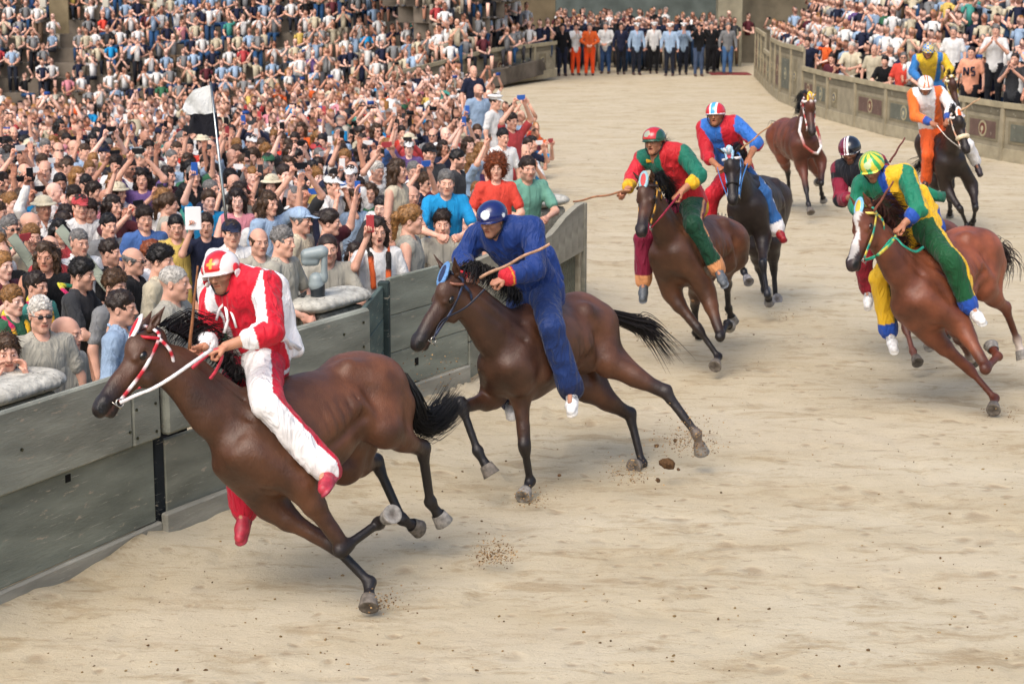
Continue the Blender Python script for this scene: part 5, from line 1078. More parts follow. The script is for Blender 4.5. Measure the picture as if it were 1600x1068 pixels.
pose('cheer', (.16, .30, 1.52), (.02, -.27, 1.13), (.22, .26, 1.78), (.1, -.28, .92), curl=.15, dirL=(.1, .1, 1))
pose('clap', (.12, .26, 1.16), (.12, -.26, 1.16), (.28, .05, 1.38), (.28, -.05, 1.38), curl=.3, dirL=(.3, -.2, 1), dirR=(.3, .2, 1))
pose('face', (.20, .20, 1.22), (.20, -.20, 1.22), (.17, .09, 1.46), (.17, -.09, 1.46), curl=.5, dirL=(-.3, -.1, 1), dirR=(-.3, .1, 1))
pose('lean', (.24, .26, 1.14), (.24, -.26, 1.14), (.42, .10, 1.10), (.42, -.10, 1.10), lean=.12, dirL=(1, -.6, 0), dirR=(1, .6, 0))
pose('belly', (.06, .28, 1.14), (.06, -.28, 1.14), (.24, .08, 1.02), (.24, -.08, 1.02), curl=.7)
pose('forward', (.20, .24, 1.20), (.02, -.27, 1.13), (.42, .18, 1.30), (.1, -.26, .94), curl=.3, lean=.06)
def body_meshes(p, head_o, long=False, tank=False, hres=.0065, var=0):
    q = POSE[p]; ln = q['lean']; sL, sR = A(ln * .8, .175, 1.395), A(ln * .8, -.175, 1.395); ch = A(ln * .7, 0, 1.27); pe = A(0, 0, .93); nk = A(ln * .9 - .01, 0, 1.46)
    arms = []
    for s, sh in (('L', sL), ('R', sR)):
        arms += [cp(sh, q['el' + s], .054, .041, k=.03), cp(q['el' + s], q['wr' + s], .041, .027, k=.02)]
    fr = A(1, 0, 0)
    tor = lambda o: [cp(pe, lerp(pe, ch, .5), .15 + o, .145 + o, fr, .72, .05), cp(lerp(pe, ch, .5), ch, .145 + o, .168 + o, fr, .66, .05), cp(sL + A(0, -.03, -.01), sR + A(0, .03, -.01), .062 + o, k=.05), cp(ch, nk, .11 + o * .4, .062 + o * .3, fr, .85, .05)]
    legs = lambda o: [cp((0, .09, .88), (.01, .10, .48), .09 + o, .058 + o, k=.03), cp((.01, .10, .48), (0, .11, .10), .056 + o, .038 + o, k=.02), cp((0, -.09, .88), (.01, -.10, .48), .09 + o, .058 + o, k=.03), cp((.01, -.10, .48), (0, -.11, .10), .056 + o, .038 + o, k=.02)]
    V, Q = sdf(tor(-.012) + arms + legs(-.012) + [cp(nk - A(0, 0, .05), q['head'] + A(-.03, 0, -.09), .056, .053, k=.02)], .019); m = MS().add(V, Q, (1, 1, 1))
    for s in (1, -1):
        V, Q = sdf([cp((-.04, .11 * s, .05), (.17, .115 * s, .04), .045, .040, k=.02)], .02); m.add(V, Q, A(.12, .12, .14))
    HF = headframe(q['head'], (1, 0, -.03)); m.addm(head_mesh(hres, **head_o), HF)
    for s in 'LR':
        dr = q['dir' + s]; fw = nrm(q['wr' + s] - q['el' + s]); dr = fw if dr is None else nrm(A(dr)); pal = A(.2, -1 if s == 'L' else 1, 0.) if p not in ('down', 'lean', 'belly') else A(0, -1 if s == 'L' else 1, -.6)
        if p in ('phone1', 'phone2', 'high1', 'high2', 'cheer'): pal = A(1, -.2 if s == 'L' else .2, 0)
        m.addm(hand(q['curl'], s == 'L', .007), handframe(q['wr' + s], dr, pal, s == 'L'))
    skin = tomesh('person_body', m, M_SKIN)
    sl = [];
    for s, sh in (('L', sL), ('R', sR)):
        if long: sl += [cp(sh, q['el' + s], .066, .055, k=.03), cp(q['el' + s], lerp(q['el' + s], q['wr' + s], .9), .053, .042, k=.02)]
        elif not tank: sl += [cp(sh, lerp(sh, q['el' + s], .70), .060, .060, k=.03)]
    vn = [cp(nk + A(.02, 0, .03), nk + A(.075, 0, -.01), .050, .042, k=.01, op=-1), cp(nk + A(.075, 0, -.01), nk + A(.10, 0, -.13), .030, .006, k=.01, op=-1)] if var == 4 or long else [cp(nk + A(.0, 0, .035), nk + A(.045, 0, .005), .062, .055, k=.01, op=-1)]
    V, Q = sdf(tor(.014) + sl + [cp(pe - A(0, 0, .0), pe - A(0, 0, .06), .158, .165, fr, .75, .03)] + vn, .0145, None)
    V = wrinkle(V, Q, .010, 12, hash(p) % 97 if False else len(p) * 7, (1, 1, .6)); cc = np.ones((len(V), 3)) * .94; m = MS()
    if long or p == 'lean': cc[(np.abs(V[:, 1]) < .008) & (V[:, 0] > 0)] *= .62
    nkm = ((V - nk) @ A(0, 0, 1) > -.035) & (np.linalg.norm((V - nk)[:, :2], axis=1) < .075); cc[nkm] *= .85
    if var == 1: cc[np.sin(V[:, 2] * 95) > .1] *= .35
    if var == 2: cc[(V[:, 0] > .05) & (np.abs(V[:, 1]) < .085) & (np.abs(V[:, 2] - 1.24) < .05) & (vnoise(V * 45, 2) > -.1)] *= .25
    if var == 3: cc[(vnoise(V * 26, 6) > .25)] *= .4
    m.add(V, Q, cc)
    if var == 4 or long:                                          # shirt collar, placket, pockets, shoulder straps
        for s_ in (1, -1):
            f1 = [cp(nk + A(-.05, .045 * s_, .03), nk + A(.055, .05 * s_, -.012), .016, .02, A(.3, .6 * s_, .5), .5, .01), cp(nk + A(.055, .05 * s_, -.012), nk + A(.085, .018 * s_, -.06), .022, .012, A(1, .3 * s_, .4), .4, .01)]
            if var == 4: f1 += [cp(ch + A(.108, .08 * s_, -.03), ch + A(.118, .08 * s_, -.09), .045, .045, A(1, 0, .1), .22, .01), cp(sL * A(1, .4 * s_, 1) + A(0, 0, .066), sL * A(1, .95 * s_, 1) + A(0, 0, .052), .018, .018, A(0, 0, 1), .5, .01)]
            V, Q = sdf(f1, .009); m.add(V, Q, (1.06, 1.06, 1.06))
    sm = tomesh('shirt', m, M_CLOTH)
    V, Q = sdf(legs(.016) + [cp(pe + A(0, 0, .02), pe - A(0, 0, .08), .142, .14, fr, .8, .04)], .02); V = wrinkle(V, Q, .008, 12, 5); tm = tomesh('trousers', MS().add(V, Q, (1, 1, 1)), M_CLOTH)
    return skin, sm, tm, HF
_bm = {}; HOPT = dict(m={}, beard=dict(beard=.75), stub=dict(beard=.35), f=dict(fem=1), fm=dict(fem=1, mouth=1.0), mm=dict(mouth=.8), age=dict(age=1), ageb=dict(age=1, beard=.2), half=dict(mouth=.3), wide=dict(wide=1.08))
def get_body(p, ho, long, hres, var=0):
    k = (p, ho, long, hres, var)
    if k not in _bm:
        _bm[k] = body_meshes(p, HOPT[ho], long, ho == 'f' and p == 'down', hres, var)
    return _bm[k]
_hr = {}
def get_hair(st, hres):
    if st not in _hr: _hr[st] = tomesh('hair', hair_mesh(st, .010 if hres < .008 else .014, len(st)), M_PHAIR)
    return _hr[st]
_cp = {}
def get_cap(kd):
    if kd not in _cp: _cp[kd] = tomesh('hat', cap_mesh(kd), M_CLOTH)
    return _cp[kd]
_gl = tomesh('sunglasses', glasses_mesh(), M_PLAST)
def phone_mesh():
    m = MS(); box(m, (-.005, -.037, -.075), (.010, 0, 0), (0, .074, 0), (0, 0, .15), (1, 1, 1), .004); box(m, (-.0072, -.033, -.068), (.002, 0, 0), (0, .066, 0), (0, 0, .136), (.25, .3, .36)); return tomesh('phone', m, M_PLAST, False)
_ph = phone_mesh()
def scarf_mesh(cs=('b81c58', 'd8a820', '1c6a48', 'c8c020')):
    pts = [A(.13, .07, 1.10), A(.125, .075, 1.25), A(.09, .085, 1.40), A(0, .09, 1.475), A(-.07, 0, 1.50), A(0, -.09, 1.475), A(.09, -.085, 1.40), A(.125, -.075, 1.25), A(.13, -.07, 1.12)]
    o = []
    for k in range(33):
        f = k / 32 * 8; j = min(int(f), 7); o.append(lerp(pts[j], pts[j + 1], f - j))
    m = MS(); tube(o, .028, 8, np.array([C(cs[(k // 5) % len(cs)]) for k in range(33)]), m, q=.45); return tomesh('scarf', m, M_SILK)
_sc = scarf_mesh(); _sc2 = scarf_mesh(('d8602c', '1a1614', 'd8602c'))
def zrot(a, t, s=1.0):
    c_, s_ = math.cos(a) * s, math.sin(a) * s; M = np.eye(4); M[:3, :3] = [[c_, -s_, 0], [s_, c_, 0], [0, 0, s]]; M[:3, 3] = t; return M
PEOPLE = []
def person(x, y, z, face, p='down', ho='m', hair='short', hc='dark', skin='mid', shirt='white', long=False, hat=None, hatc='white', glasses=False, scarf=False, trousers='14161c', scale=1.0, label=None, cat='spectator', group='spectators packed behind the barrier', hres=.0065, phone=None, var=0, **kw):
    # face: compass angle, 0 looks at the camera, +90 looks to the right of the picture
    a = math.radians(face - 90); M = zrot(a, (x, y, z), scale); M[:3, :3] = M[:3, :3] @ np.diag([rnd.uniform(.95, 1.05), rnd.uniform(.92, 1.06), 1.0]); skin_m, sm, tm, HF = get_body(p, ho, long, hres)
    sv = rnd.uniform(.85, 1.15); root = obj('person', skin_m, label=label or 'x', cat=cat, group=group, color=SK[skin] * sv, M=M)
    cv = rnd.uniform(.82, 1.08); obj('shirt', sm, root, color=(CW[shirt] if isinstance(shirt, str) else shirt) * cv)
    if cat != 'spectator' or kw.get('legs'): obj('trousers', tm, root, color=C(trousers))
    if hair: obj('hair', get_hair(hair, hres), root, color=HC[hc] * rnd.uniform(.8, 1.2), M=HF @ frame(np.eye(3), (0, 0, 0), 1.0))
    if hat: obj('hat', get_cap(hat), root, color=CW[hatc], M=HF)
    if glasses: obj('sunglasses', _gl, root, M=HF, color=(1, 1, 1))
    if scarf: obj('scarf', _sc2 if scarf == 2 else _sc, root)
    hd_ = M @ HF @ A(0, 0, 0, 1.); pr = proj(hd_[:3]); rec = dict(o=root, px=pr[0], py=pr[1], p=p, ho=ho, hair=hair, hc=hc, shirt=shirt, hat=hat, hatc=hatc, glasses=glasses, label=label, M=M, phone=None, cat=cat)
    if phone is None: phone = p in ('phone1', 'phone2', 'high1', 'high2')
    if phone:
        q = POSE[p]; both = p in ('phone2', 'high2'); c = (q['wrL'] + q['wrR']) / 2 + A(.04, 0, .11) if both else q['wrR'] + A(.045, .02, .12)
        R = np.eye(4); 
        if both: R[:3, :3] = [[1, 0, 0], [0, 0, -1], [0, 1, 0]]
        R[:3, 3] = c; pc = rnd.choice(('black', 'black', 'black', 'white', 'red', 'blue', 'dark grey')); rec['phone'] = (obj('phone', _ph, cat='phone', group='phones held up in the crowd', color=CW[pc] if pc != 'blue' else C('3060b0'), M=M @ R, label='x'), pc)
    PEOPLE.append(rec); return rec
RB = [A(8.3, 66, 0), A(7.75, 58, 0), A(7.6, 54.8, 0), A(7.75, 51.5, 0), A(7.95, 48.6, 0), A(8.6, 44.3, 0), A(9.45, 40.2, 0), A(9.85, 38.6, 0), A(11.3, 35.2, 0), A(13.5, 31.5, 0)]
def rb_x(y): return np.interp(y, [p[1] for p in RB[::-1]], [p[0] for p in RB[::-1]])
def at(px, py, s, scale=1.0, p='down'):                          # stand a person so that the head is seen at (px,py), s pixels to the metre
    d = 3000. / s; h = P(px, py, d)
    for _ in range(60):
        if (px < 1000 and h[0] < edge_x(h[1]) - (.72 if (px < 140 and py > 440) else .6 if (440 < px < 590 and py > 320) else .42 if p == 'lean' else .30)) or (px >= 1000 and h[0] > rb_x(h[1]) + .35): break
        d *= 1.012; h = P(px, py, d)
    at.k = min(1.12, max(1.0, d * s / 3000.)); return h[0], h[1], h[2] - POSE[p]['head'][2] * scale * at.k
def who(px, py, s, face, p='down', **k):
    x, y, z = at(px, py, s, k.get('scale', 1.0), p); k['scale'] = k.get('scale', 1.0) * at.k; a = math.radians(face - 90); hx = POSE[p]['head'][0]; return person(x - math.cos(a) * hx, y - math.sin(a) * hx, z, face, p, **k)
KH = dict(shirt='khaki', long=False, cat='guard', group='guards in khaki shirts along the barrier', trousers='34363a')
S_ = [
 (64, 492, 226, 30, 'down', dict(ho='age', hc='white', hair='short', glasses=True, label='white haired guard in khaki shirt and sunglasses behind the stone cap', **KH)),
 (104, 522, 236, 75, 'down', dict(ho='m', hair=None, label='bald guard in khaki shirt in profile beside the leading horse head', **KH)),
 (10, 552, 238, 25, 'face', dict(ho='f', hair='band', hc='brown', shirt='grey', label='worried woman holding her cheeks at the left edge behind the stone cap')),
 (20, 470, 190, 60, 'down', dict(ho='f', hair='short', hc='fair', shirt='green', scarf=True, skin='pale', label='fair haired youth in green shirt with a bright scarf at the left edge')),
 (58, 448, 185, 62, 'down', dict(ho='m', hair='short', hc='dark', shirt='teal', scarf=True, label='dark haired youth in teal with scarf behind the white haired guard')),
 (130, 430, 195, 78, 'lean', dict(ho='stub', hair='messy', hc='black', shirt='dark grey', scarf=True, label='man with messy black hair in dark grey with a bright scarf, leaning forward')),
 (190, 482, 220, 82, 'down', dict(ho='m', hair='short', hc='dark', shirt='light blue', long=True, label='dark haired man in light blue shirt in profile behind the leading horse ears')),
 (172, 395, 165, 80, 'down', dict(ho='stub', hair='short', hc='dark', shirt='black', label='dark haired man in black in profile above the messy haired man')),
 (209, 408, 178, 78, 'down', dict(ho='m', hair='ring', hc='grey', shirt='black', glasses=True, label='balding man in black with sunglasses left of the flag pole')),
 (238, 398, 175, 70, 'down', dict(ho='m', hair='short', hc='red', shirt='white', skin='pale', label='red haired young man in white next to the man in sunglasses')),
 (180, 448, 195, 60, 'down', dict(ho='stub', hair='messy', hc='brown', shirt='grey', label='brown haired bearded man in grey behind the man in light blue')),
 (272, 442, 225, 80, 'forward', dict(ho='age', hair='crew', hc='white', cat='guard', group=KH['group'], shirt='khaki', label='stocky white haired guard in khaki shirt seen in profile beside the white helmet')),
 (252, 408, 190, 75, 'down', dict(ho='m', hair='messy', hc='black', shirt='cream', label='man with dark wavy hair in cream shirt behind the stocky guard')),
 (362, 365, 165, 20, 'down', dict(ho='m', hair='short', hc='dark', shirt='white', long=True, hat='cap', hatc='navy', label='man in white shirt and dark cap behind the flag pole')),
 (322, 352, 150, 10, 'phone1', dict(ho='half', hair='short', hc='dark', shirt='navy', label='man in navy raising a tablet beside the flag pole')),
 (275, 355, 150, 15, 'down', dict(ho='m', hair='short', hc='black', shirt='yellow', label='black haired man in yellow shirt left of the tablet')),
 (226, 342, 150, 25, 'down', dict(ho='half', hair='messy', hc='dark', shirt='blue', label='smiling man with messy dark hair in blue shirt')),
 (405, 378, 180, 30, 'down', dict(ho='m', hair='ring', hc='brown', label='balding guard in khaki right of the white helmet', **KH)),
 (442, 378, 192, 62, 'belly', dict(ho='age', hair='short', hc='grey', glasses=False, label='grey haired guard in khaki working the television camera', **KH)),
 (470, 345, 165, 70, 'down', dict(ho='m', hair='ring', hc='grey', shirt='cream', hat='cap', hatc='light blue', label='man in cream shirt and light blue cap behind the camera operator')),
 (512, 388, 190, 12, 'lean', dict(ho='stub', hair='crew', hc='dark', label='guard with thin dark hair and open khaki shirt leaning on the dark barrier', **KH)),
 (515, 348, 165, 85, 'cheer', dict(ho='fm', hair='bun', hc='dark', shirt='maroon', label='shouting woman with hair bun and maroon top in profile')),
 (590, 362, 180, 15, 'phone1', dict(ho='fm', hair='long', hc='dark', shirt='white', scarf=2, label='screaming long haired woman in white with an orange scarf')),
 (642, 344, 185, 85, 'down', dict(ho='f', hair='pony', hc='fair', label='fair haired woman guard in khaki with pony tail, in profile', **KH)),
 (691, 350, 182, 5, 'lean', dict(ho='m', hair='messy', hc='dark', label='curly dark haired guard in khaki leaning on the barrier left of the blue jockey', **KH)),
 (697, 286, 160, 8, 'lean', dict(ho='ageb', hair='short', hc='grey', shirt='turquoise', label='grey bearded man in turquoise t-shirt above the dark haired guard')),
 (622, 268, 150, 70, 'down', dict(ho='f', hair='long', hc='brown', shirt='cream', label='woman with big wavy brown hair in profile left of the turquoise t-shirt')),
 (775, 263, 150, 2, 'belly', dict(ho='f', hair='curly', hc='red', shirt='coral', long=False, label='woman with curly red hair and coral shirt above the navy helmet')),
 (824, 264, 150, 20, 'lean', dict(ho='stub', hair='short', hc='dark', shirt='mint green', label='dark haired man in mint green t-shirt resting on the curved barrier')),
 (845, 272, 145, 45, 'lean', dict(ho='age', hair='short', hc='grey', shirt='pink', label='older grey haired man in pink next to the mint green t-shirt')),
 (866, 252, 140, 70, 'lean', dict(ho='stub', hair='short', hc='dark', shirt='grey', label='man in grey t-shirt reaching over the curved barrier end')),
 (880, 224, 118, 60, 'phone1', dict(ho='m', hair='short', hc='black', shirt='lime yellow', long=False, label='man in lime yellow vest filming with a phone beyond the barrier end')),
 (868, 232, 122, 150, 'down', dict(ho='f', hair='long', hc='black', shirt='lime yellow', label='black haired woman in lime yellow vest turned away by the barrier end')),
 (740, 112, 76, 20, 'down', dict(ho='m', hair=None, shirt='navy', scale=1.0, label='bald man in navy standing above the others near the far barrier')),
 (748, 142, 88, 30, 'down', dict(ho='beard', hair=None, hc='grey', shirt='light blue', label='bald bearded man in light blue below the bald man in navy')),
 (715, 250, 125, 75, 'down', dict(ho='beard', hair='short', hc='black', shirt='dark grey', label='man with full black beard in dark grey above the turquoise t-shirt')),
 (671, 240, 120, 30, 'down', dict(ho='stub', hair='short', hc='dark', shirt='dark grey', hat='cap', hatc='black', label='man in black cap left of the black bearded man')),
 (800, 190, 105, 35, 'high2', dict(ho='m', hair='short', hc='dark', shirt='red', label='man in red filming overhead near the track edge of the crowd')),
 (786, 215, 112, 30, 'down', dict(ho='mm', hair='short', hc='black', shirt='white', label='open mouthed man in white near the track edge of the crowd')),
 (774, 160, 96, 60, 'down', dict(ho='m', hair='short', hc='dark', shirt='white', hat='peaked', hatc='white', label='man in white with a white peaked uniform cap at the track edge of the crowd')),
]
for (px, py, s, fc, p, k) in S_: who(px, py, s, fc, p, **k)
# the packed crowd: rows from the front backwards
R = random.Random(21); spots = []; y = 600.
fixed = [(r['px'], r['py']) for r in PEOPLE]
def sc_at(y): return np.interp(y, [95, 125, 150, 200, 250, 300, 360, 420, 480, 540, 620], [52, 56, 62, 82, 108, 130, 156, 180, 200, 222, 245])
rows = []; y = 585.
while y > 92:
    s = float(sc_at(y)); rows.append((y, s)); y -= s * .24 * .36
for ri, (y, s) in enumerate(rows):
    xr = np.interp(y, [92, 105, 130, 160, 200, 240, 300, 340, 420, 440, 500, 600], [700, 745, 765, 790, 835, 868, 880, 700, 560, 420, 250, 120]); xl = -40
    top = np.interp(xr, [0, 1], [0, 1]); st = s * .37; x = xl + R.random() * st
    while x < xr:
        px, py = x + R.uniform(-.3, .3) * st, y + R.uniform(-.3, .3) * s * .12
        lim = np.interp(px, [0, 300, 480, 640, 700, 760], [158, 150, 128, 112, 100, 104])      # where the far seats begin
        if not (py > 462 and px > 25) and py > lim and all((px - a) ** 2 + ((py - b) * .8) ** 2 > (s * (.20 if b >= py - 4 else .24)) ** 2 for a, b in fixed if abs(b - py) < 60): spots.append((px, py, s * R.uniform(.95, 1.06)))
        x += st * R.uniform(.85, 1.25)
spots.sort(key=lambda q: -q[2])
SHIRTS = ['white'] * 14 + ['black'] * 6 + ['navy'] * 5 + ['grey', 'dark grey', 'light blue', 'cream', 'khaki'] + ['grey', 'light blue', 'light blue', 'red', 'green', 'blue', 'dark grey', 'cream', 'pink', 'yellow', 'teal', 'maroon', 'orange', 'purple', 'coral', 'turquoise']
def rand_look(R, fc):
    fem = R.random() < .36; k = {}
    k['ho'] = R.choice(('f', 'f', 'fm')) if fem else R.choice(('m', 'stub', 'beard', 'half', 'mm', 'age', 'm', 'wide'))
    k['hair'] = R.choice(('long', 'long', 'bun', 'pony', 'band')) if fem else R.choice(('short', 'short', 'messy', 'crew', 'short', 'short', 'ring', None))
    k['hc'] = R.choice(('dark', 'black', 'brown', 'dark', 'fair', 'brown')) if fem else ('grey' if k['ho'] == 'age' and R.random() < .6 else ('white' if k['ho'] == 'age' else R.choice(('dark', 'black', 'brown', 'dark', 'black', 'grey', 'fair'))))
    if k['hair'] in ('ring', 'afro') and k['hc'] == 'fair': k['hc'] = 'brown'
    k['skin'] = R.choice(('pale', 'mid', 'mid', 'tan', 'mid')); k['shirt'] = R.choice(SHIRTS); q = R.random()
    if q < .07 and k['hair'] not in ('afro', 'curly', 'messy'): k['hat'] = 'cap'; k['hatc'] = R.choice(('white', 'black', 'red', 'navy', 'green'))
    elif q < .10 and k['hair'] not in ('afro', 'curly', 'messy'): k['hat'] = 'straw'; k['hatc'] = 'cream'
    if R.random() < .13: k['glasses'] = True
    k['long'] = R.random() < .25 and not fem; k['var'] = R.choice((0, 0, 0, 1, 2, 3)) if k['shirt'] != 'black' else 0
    if k['long']: k['var'] = 0
    return k
NIND = 232
for i, (px, py, s) in enumerate(spots[:NIND]):
    near = s > 150; fc = R.gauss(22 if px > 350 else 38, 26)
    p = R.choice(('down', 'down', 'down', 'down', 'phone2', 'clap', 'down')) if near else R.choice(('down', 'down', 'phone1', 'phone2', 'high2', 'high1', 'clap', 'down', 'face', 'cheer', 'phone2', 'down', 'down'))
    k = rand_look(R, fc)
    if p in ('phone1', 'high1', 'cheer', 'face', 'clap'): k['ho'] = {'stub': 'm', 'wide': 'm', 'half': 'mm', 'age': 'm', 'fm': 'f'}.get(k['ho'], k['ho']); k['hc'] = 'dark' if k['hc'] in ('white',) else k['hc']
    who(px, py, s, fc, p, scale=1.0, hres=.0065, **k)
# ---------------------------------------------------------------- light figures for the far masses
def sphere(c, r, M3=None, n1=5, n2=8):
    V = [[0, 0, 1]]
    for i in range(1, n1):
        for j in range(n2): a, b = math.pi * i / n1, 2 * math.pi * j / n2; V.append([math.sin(a) * math.cos(b), math.sin(a) * math.sin(b), math.cos(a)])
    V.append([0, 0, -1]); V = np.array(V); Q = [[1 + i * n2 + j, 1 + (i + 1) * n2 + j, 1 + (i + 1) * n2 + (j + 1) % n2, 1 + i * n2 + (j + 1) % n2] for i in range(n1 - 2) for j in range(n2)]
    e = len(V) - 1; T = [[0, 1 + j, 1 + (j + 1) % n2] for j in range(n2)] + [[e, e - 1 - j, e - 1 - (j + 1) % n2] for j in range(n2)]; return V * A(r) + A(c), Q, T
def tb(ms, a, b, ra, rb, c, n=6, q=1.):
    tube([a, lerp(a, b, .5), b], [ra, (ra + rb) / 2, rb], n, c, ms, flat=A(0, 1, 0) if q != 1 else None, q=q)
def far_person(ms, x, y, z, face, R, seated=False, shirt=None, upper=False, up=None, sc=1.0):
    a = math.radians(face - 90); M = zrot(a, (x, y, z), sc); m = MS(); sk = SK[R.choice(('pale', 'pale', 'mid', 'mid', 'tan'))] * R.uniform(.95, 1.2); sh = CW[shirt or R.choice(SHIRTS)] * R.uniform(.8, 1.05); hc = HC[R.choice(('dark', 'black', 'brown', 'black', 'grey', 'fair', 'dark'))]
    tr = C(R.choice(('20242e', '28405e', '3c3c40', '14161c', '5a4a3a', '90887a', '284a70'))); h0 = .45 if seated else .92; V, Q, T = sphere((.02, 0, h0 + .70), (.098, .078, .118), n1=7, n2=10)
    fem = R.random() < .4; hd_ = V - A(.02, 0, h0 + .70); K = np.tile(sk, (len(V), 1)); hm = (hd_[:, 2] > .052 + hd_[:, 0] * .3) | (hd_[:, 0] < -.045); 
    if R.random() > .1: K[hm] = hc
    ey = (hd_[:, 0] > .03) & (np.abs(hd_[:, 2] - .02) < .02) & (np.abs(hd_[:, 1]) > .012); K[ey] *= .55
    mo_ = (hd_[:, 0] > .05) & (hd_[:, 2] < -.04) & (hd_[:, 2] > -.09); K[mo_] *= A(.7, .5, .5)
    m.add(V, Q, K); m.F.append(np.array(T))
    if fem: tb(m, A(-.05, 0, h0 + .74), A(-.08, 0, h0 + .42), .075, .05, hc)
    tb(m, A(-.01, 0, h0 + .6), A(0, 0, h0 + .5), .05, .055, sk); tb(m, A(0, 0, h0), A(0, 0, h0 + .50), .135, .150, sh, 8, .68); V, Q, T = sphere((0, 0, h0 + .47), (.085, .165, .07)); m.add(V, Q, sh); m.F.append(np.array(T))
    for s in (1, -1):
        S0 = A(0, .165 * s, h0 + .46); u_ = up if up is not None else R.random()
        if u_ < .45: E0, W0 = A(.03, .22 * s, h0 + .2), A(.26, .08 * s, h0 + .12)
        elif u_ < .6: E0, W0 = A(.12, .24 * s, h0 + .25), A(.20, .06 * s, h0 + .52)
        elif u_ < .8: E0, W0 = A(.2, .27 * s, h0 + .52), A(.3, .07 * s, h0 + .76)
        else: E0, W0 = A(.12, .27 * s, h0 + .68), A(.18, .09 * s, h0 + .95)
        tb(m, S0, lerp(S0, E0, .6), .055, .050, sh); tb(m, lerp(S0, E0, .5), E0, .044, .040, sk); tb(m, E0, W0, .040, .028, sk); V, Q, T = sphere(W0 + (W0 - E0) * .2, (.035, .04, .05)); m.add(V, Q, sk); m.F.append(np.array(T))
        if not upper:
            if seated: tb(m, A(0, .09 * s, h0), A(.42, .11 * s, h0 + .03), .09, .065, tr); tb(m, A(.42, .11 * s, h0 + .03), A(.40, .11 * s, .05), .06, .045, tr if R.random() < .6 else sk); tb(m, A(.38, .11 * s, .04), A(.55, .11 * s, .03), .045, .035, A(.1, .1, .1))
            else: tb(m, A(0, .09 * s, h0 + .02), A(.01, .11 * s, .06), .095, .055, tr); tb(m, A(-.03, .11 * s, .04), A(.17, .11 * s, .03), .045, .035, A(.08, .08, .08))
    if (up is None and R.random() < .25) or (up is not None and up > .6 and R.random() < .8):
        z_ = h0 + (1.0 if (up or 0) > .8 else .8); box(m, (.26, -.07, z_), (.012, 0, 0), (0, .14, 0), (0, 0, .075), C(R.choice(('101216', '101216', 'c8c8cc', '2a4a8a'))))
    ms.addm(m, M); return m
cm = MS()
for (px, py, s) in spots[NIND:]:
    h = P(px, py, 3000. / s); up = R.random() * (.62 if R.random() < .55 else 1); far_person(cm, h[0], h[1], h[2] - 1.62, R.gauss(15, 30), R, upper=True, up=up, sc=1.0)
# ---------------------------------------------------------------- far stands
M_TIER = mat('tier_boards', .9, .15, bump=.004, bscale=20, var=.3, vscale=1.5)
def dense(pts, step):
    o = []; 
    for a, b in zip(pts[:-1], pts[1:]):
        L = np.linalg.norm((b - a)[:2]); n_ = max(1, int(L / step))
        for i in range(n_): o.append(lerp(a, b, i / n_))
    o.append(pts[-1]); return o
def stand(front, rows, back, rise, label, seated, occ, skip=lambda px, py: False, first_up=0.0, face0=10):
    root = obj('grandstand', None, label=label, cat='grandstand', loc=front[0]); WL[root.name] = front[0].copy(); n_ = len(front)
    nr = []
    for i in range(n_):
        t = nrm((front[min(i + 1, n_ - 1)] - front[max(i - 1, 0)]) * A(1, 1, 0)); nn = A(-t[1], t[0], 0.); nr.append(nn if nn[1] > 0 or abs(nn[1]) < .3 and nn[0] > 0 else -nn)
    for k in range(rows):
        m = MS(); V = []; K = C('6a6258')
        for i in range(n_):
            f0 = front[i] + nr[i] * back * k + A(0, 0, rise * k + first_up); f1 = f0 + nr[i] * back
            V += [f0 - A(0, 0, rise), f0, f1, f1 - A(0, 0, rise)]
        F_ = []
        for i in range(n_ - 1):
            b = i * 4
            for j in range(4): F_.append([b + j, b + (j + 1) % 4, b + 4 + (j + 1) % 4, b + 4 + j])
        F_ += [[0, 1, 2, 3], [(n_ - 1) * 4 + j for j in (3, 2, 1, 0)]]
        m.add(V, F_, K); centred('tier', m, M_TIER, front[0] + A(0, 0, rise * k), root, smooth=False)
        acc = 0
        line = [front[i] + nr[i] * (back * k + .35) + A(0, 0, rise * k + first_up) for i in range(n_)]; d_ = dense(line, .50)
        for q in d_:
            q = q + A(R.uniform(-.12, .12), R.uniform(-.1, .1), 0); pr = proj(q + A(0, 0, .9))
            if R.random() > occ or skip(*pr) or pr[0] < -90 or pr[0] > 1690 or pr[1] < -95: continue
            st_ = R.random() < (.10 if seated else .9); far_person(cm, q[0], q[1], q[2] + (.0), face0 + R.gauss(0, 18) + (pr[0] > 1100) * -25, R, seated=not st_, up=None if R.random() < .2 else R.random() * .62, shirt=R.choice(('white', 'white', 'light blue', 'grey', 'cream', None, None, None, 'navy')))
    return root
LF = [P(-160, 205, 3000 / 44.), P(60, 205, 3000 / 44.), P(400, 182, 3000 / 46.), P(600, 158, 3000 / 50.), P(700, 138, 3000 / 52.), P(790, 120, 3000 / 50.), P(866, 100, 3000 / 47.)]
LF = dense(LF, 1.2)
stand(LF, 11, .62, .50, 'tall wooden grandstand full of seated people along the far left of the square', True, .95, skip=lambda x, y: 84 < x < 112 and y < 140, first_up=.25)
RF = [p + nn * .35 for p, nn in zip(RB, [A(1, .05, 0)] * 4 + [A(.97, .2, 0)] * 6)]
stand(dense(RF, 1.2), 9, .62, .42, 'right hand grandstand of standing people behind the decorated barrier', False, .93, first_up=.22, face0=-20)
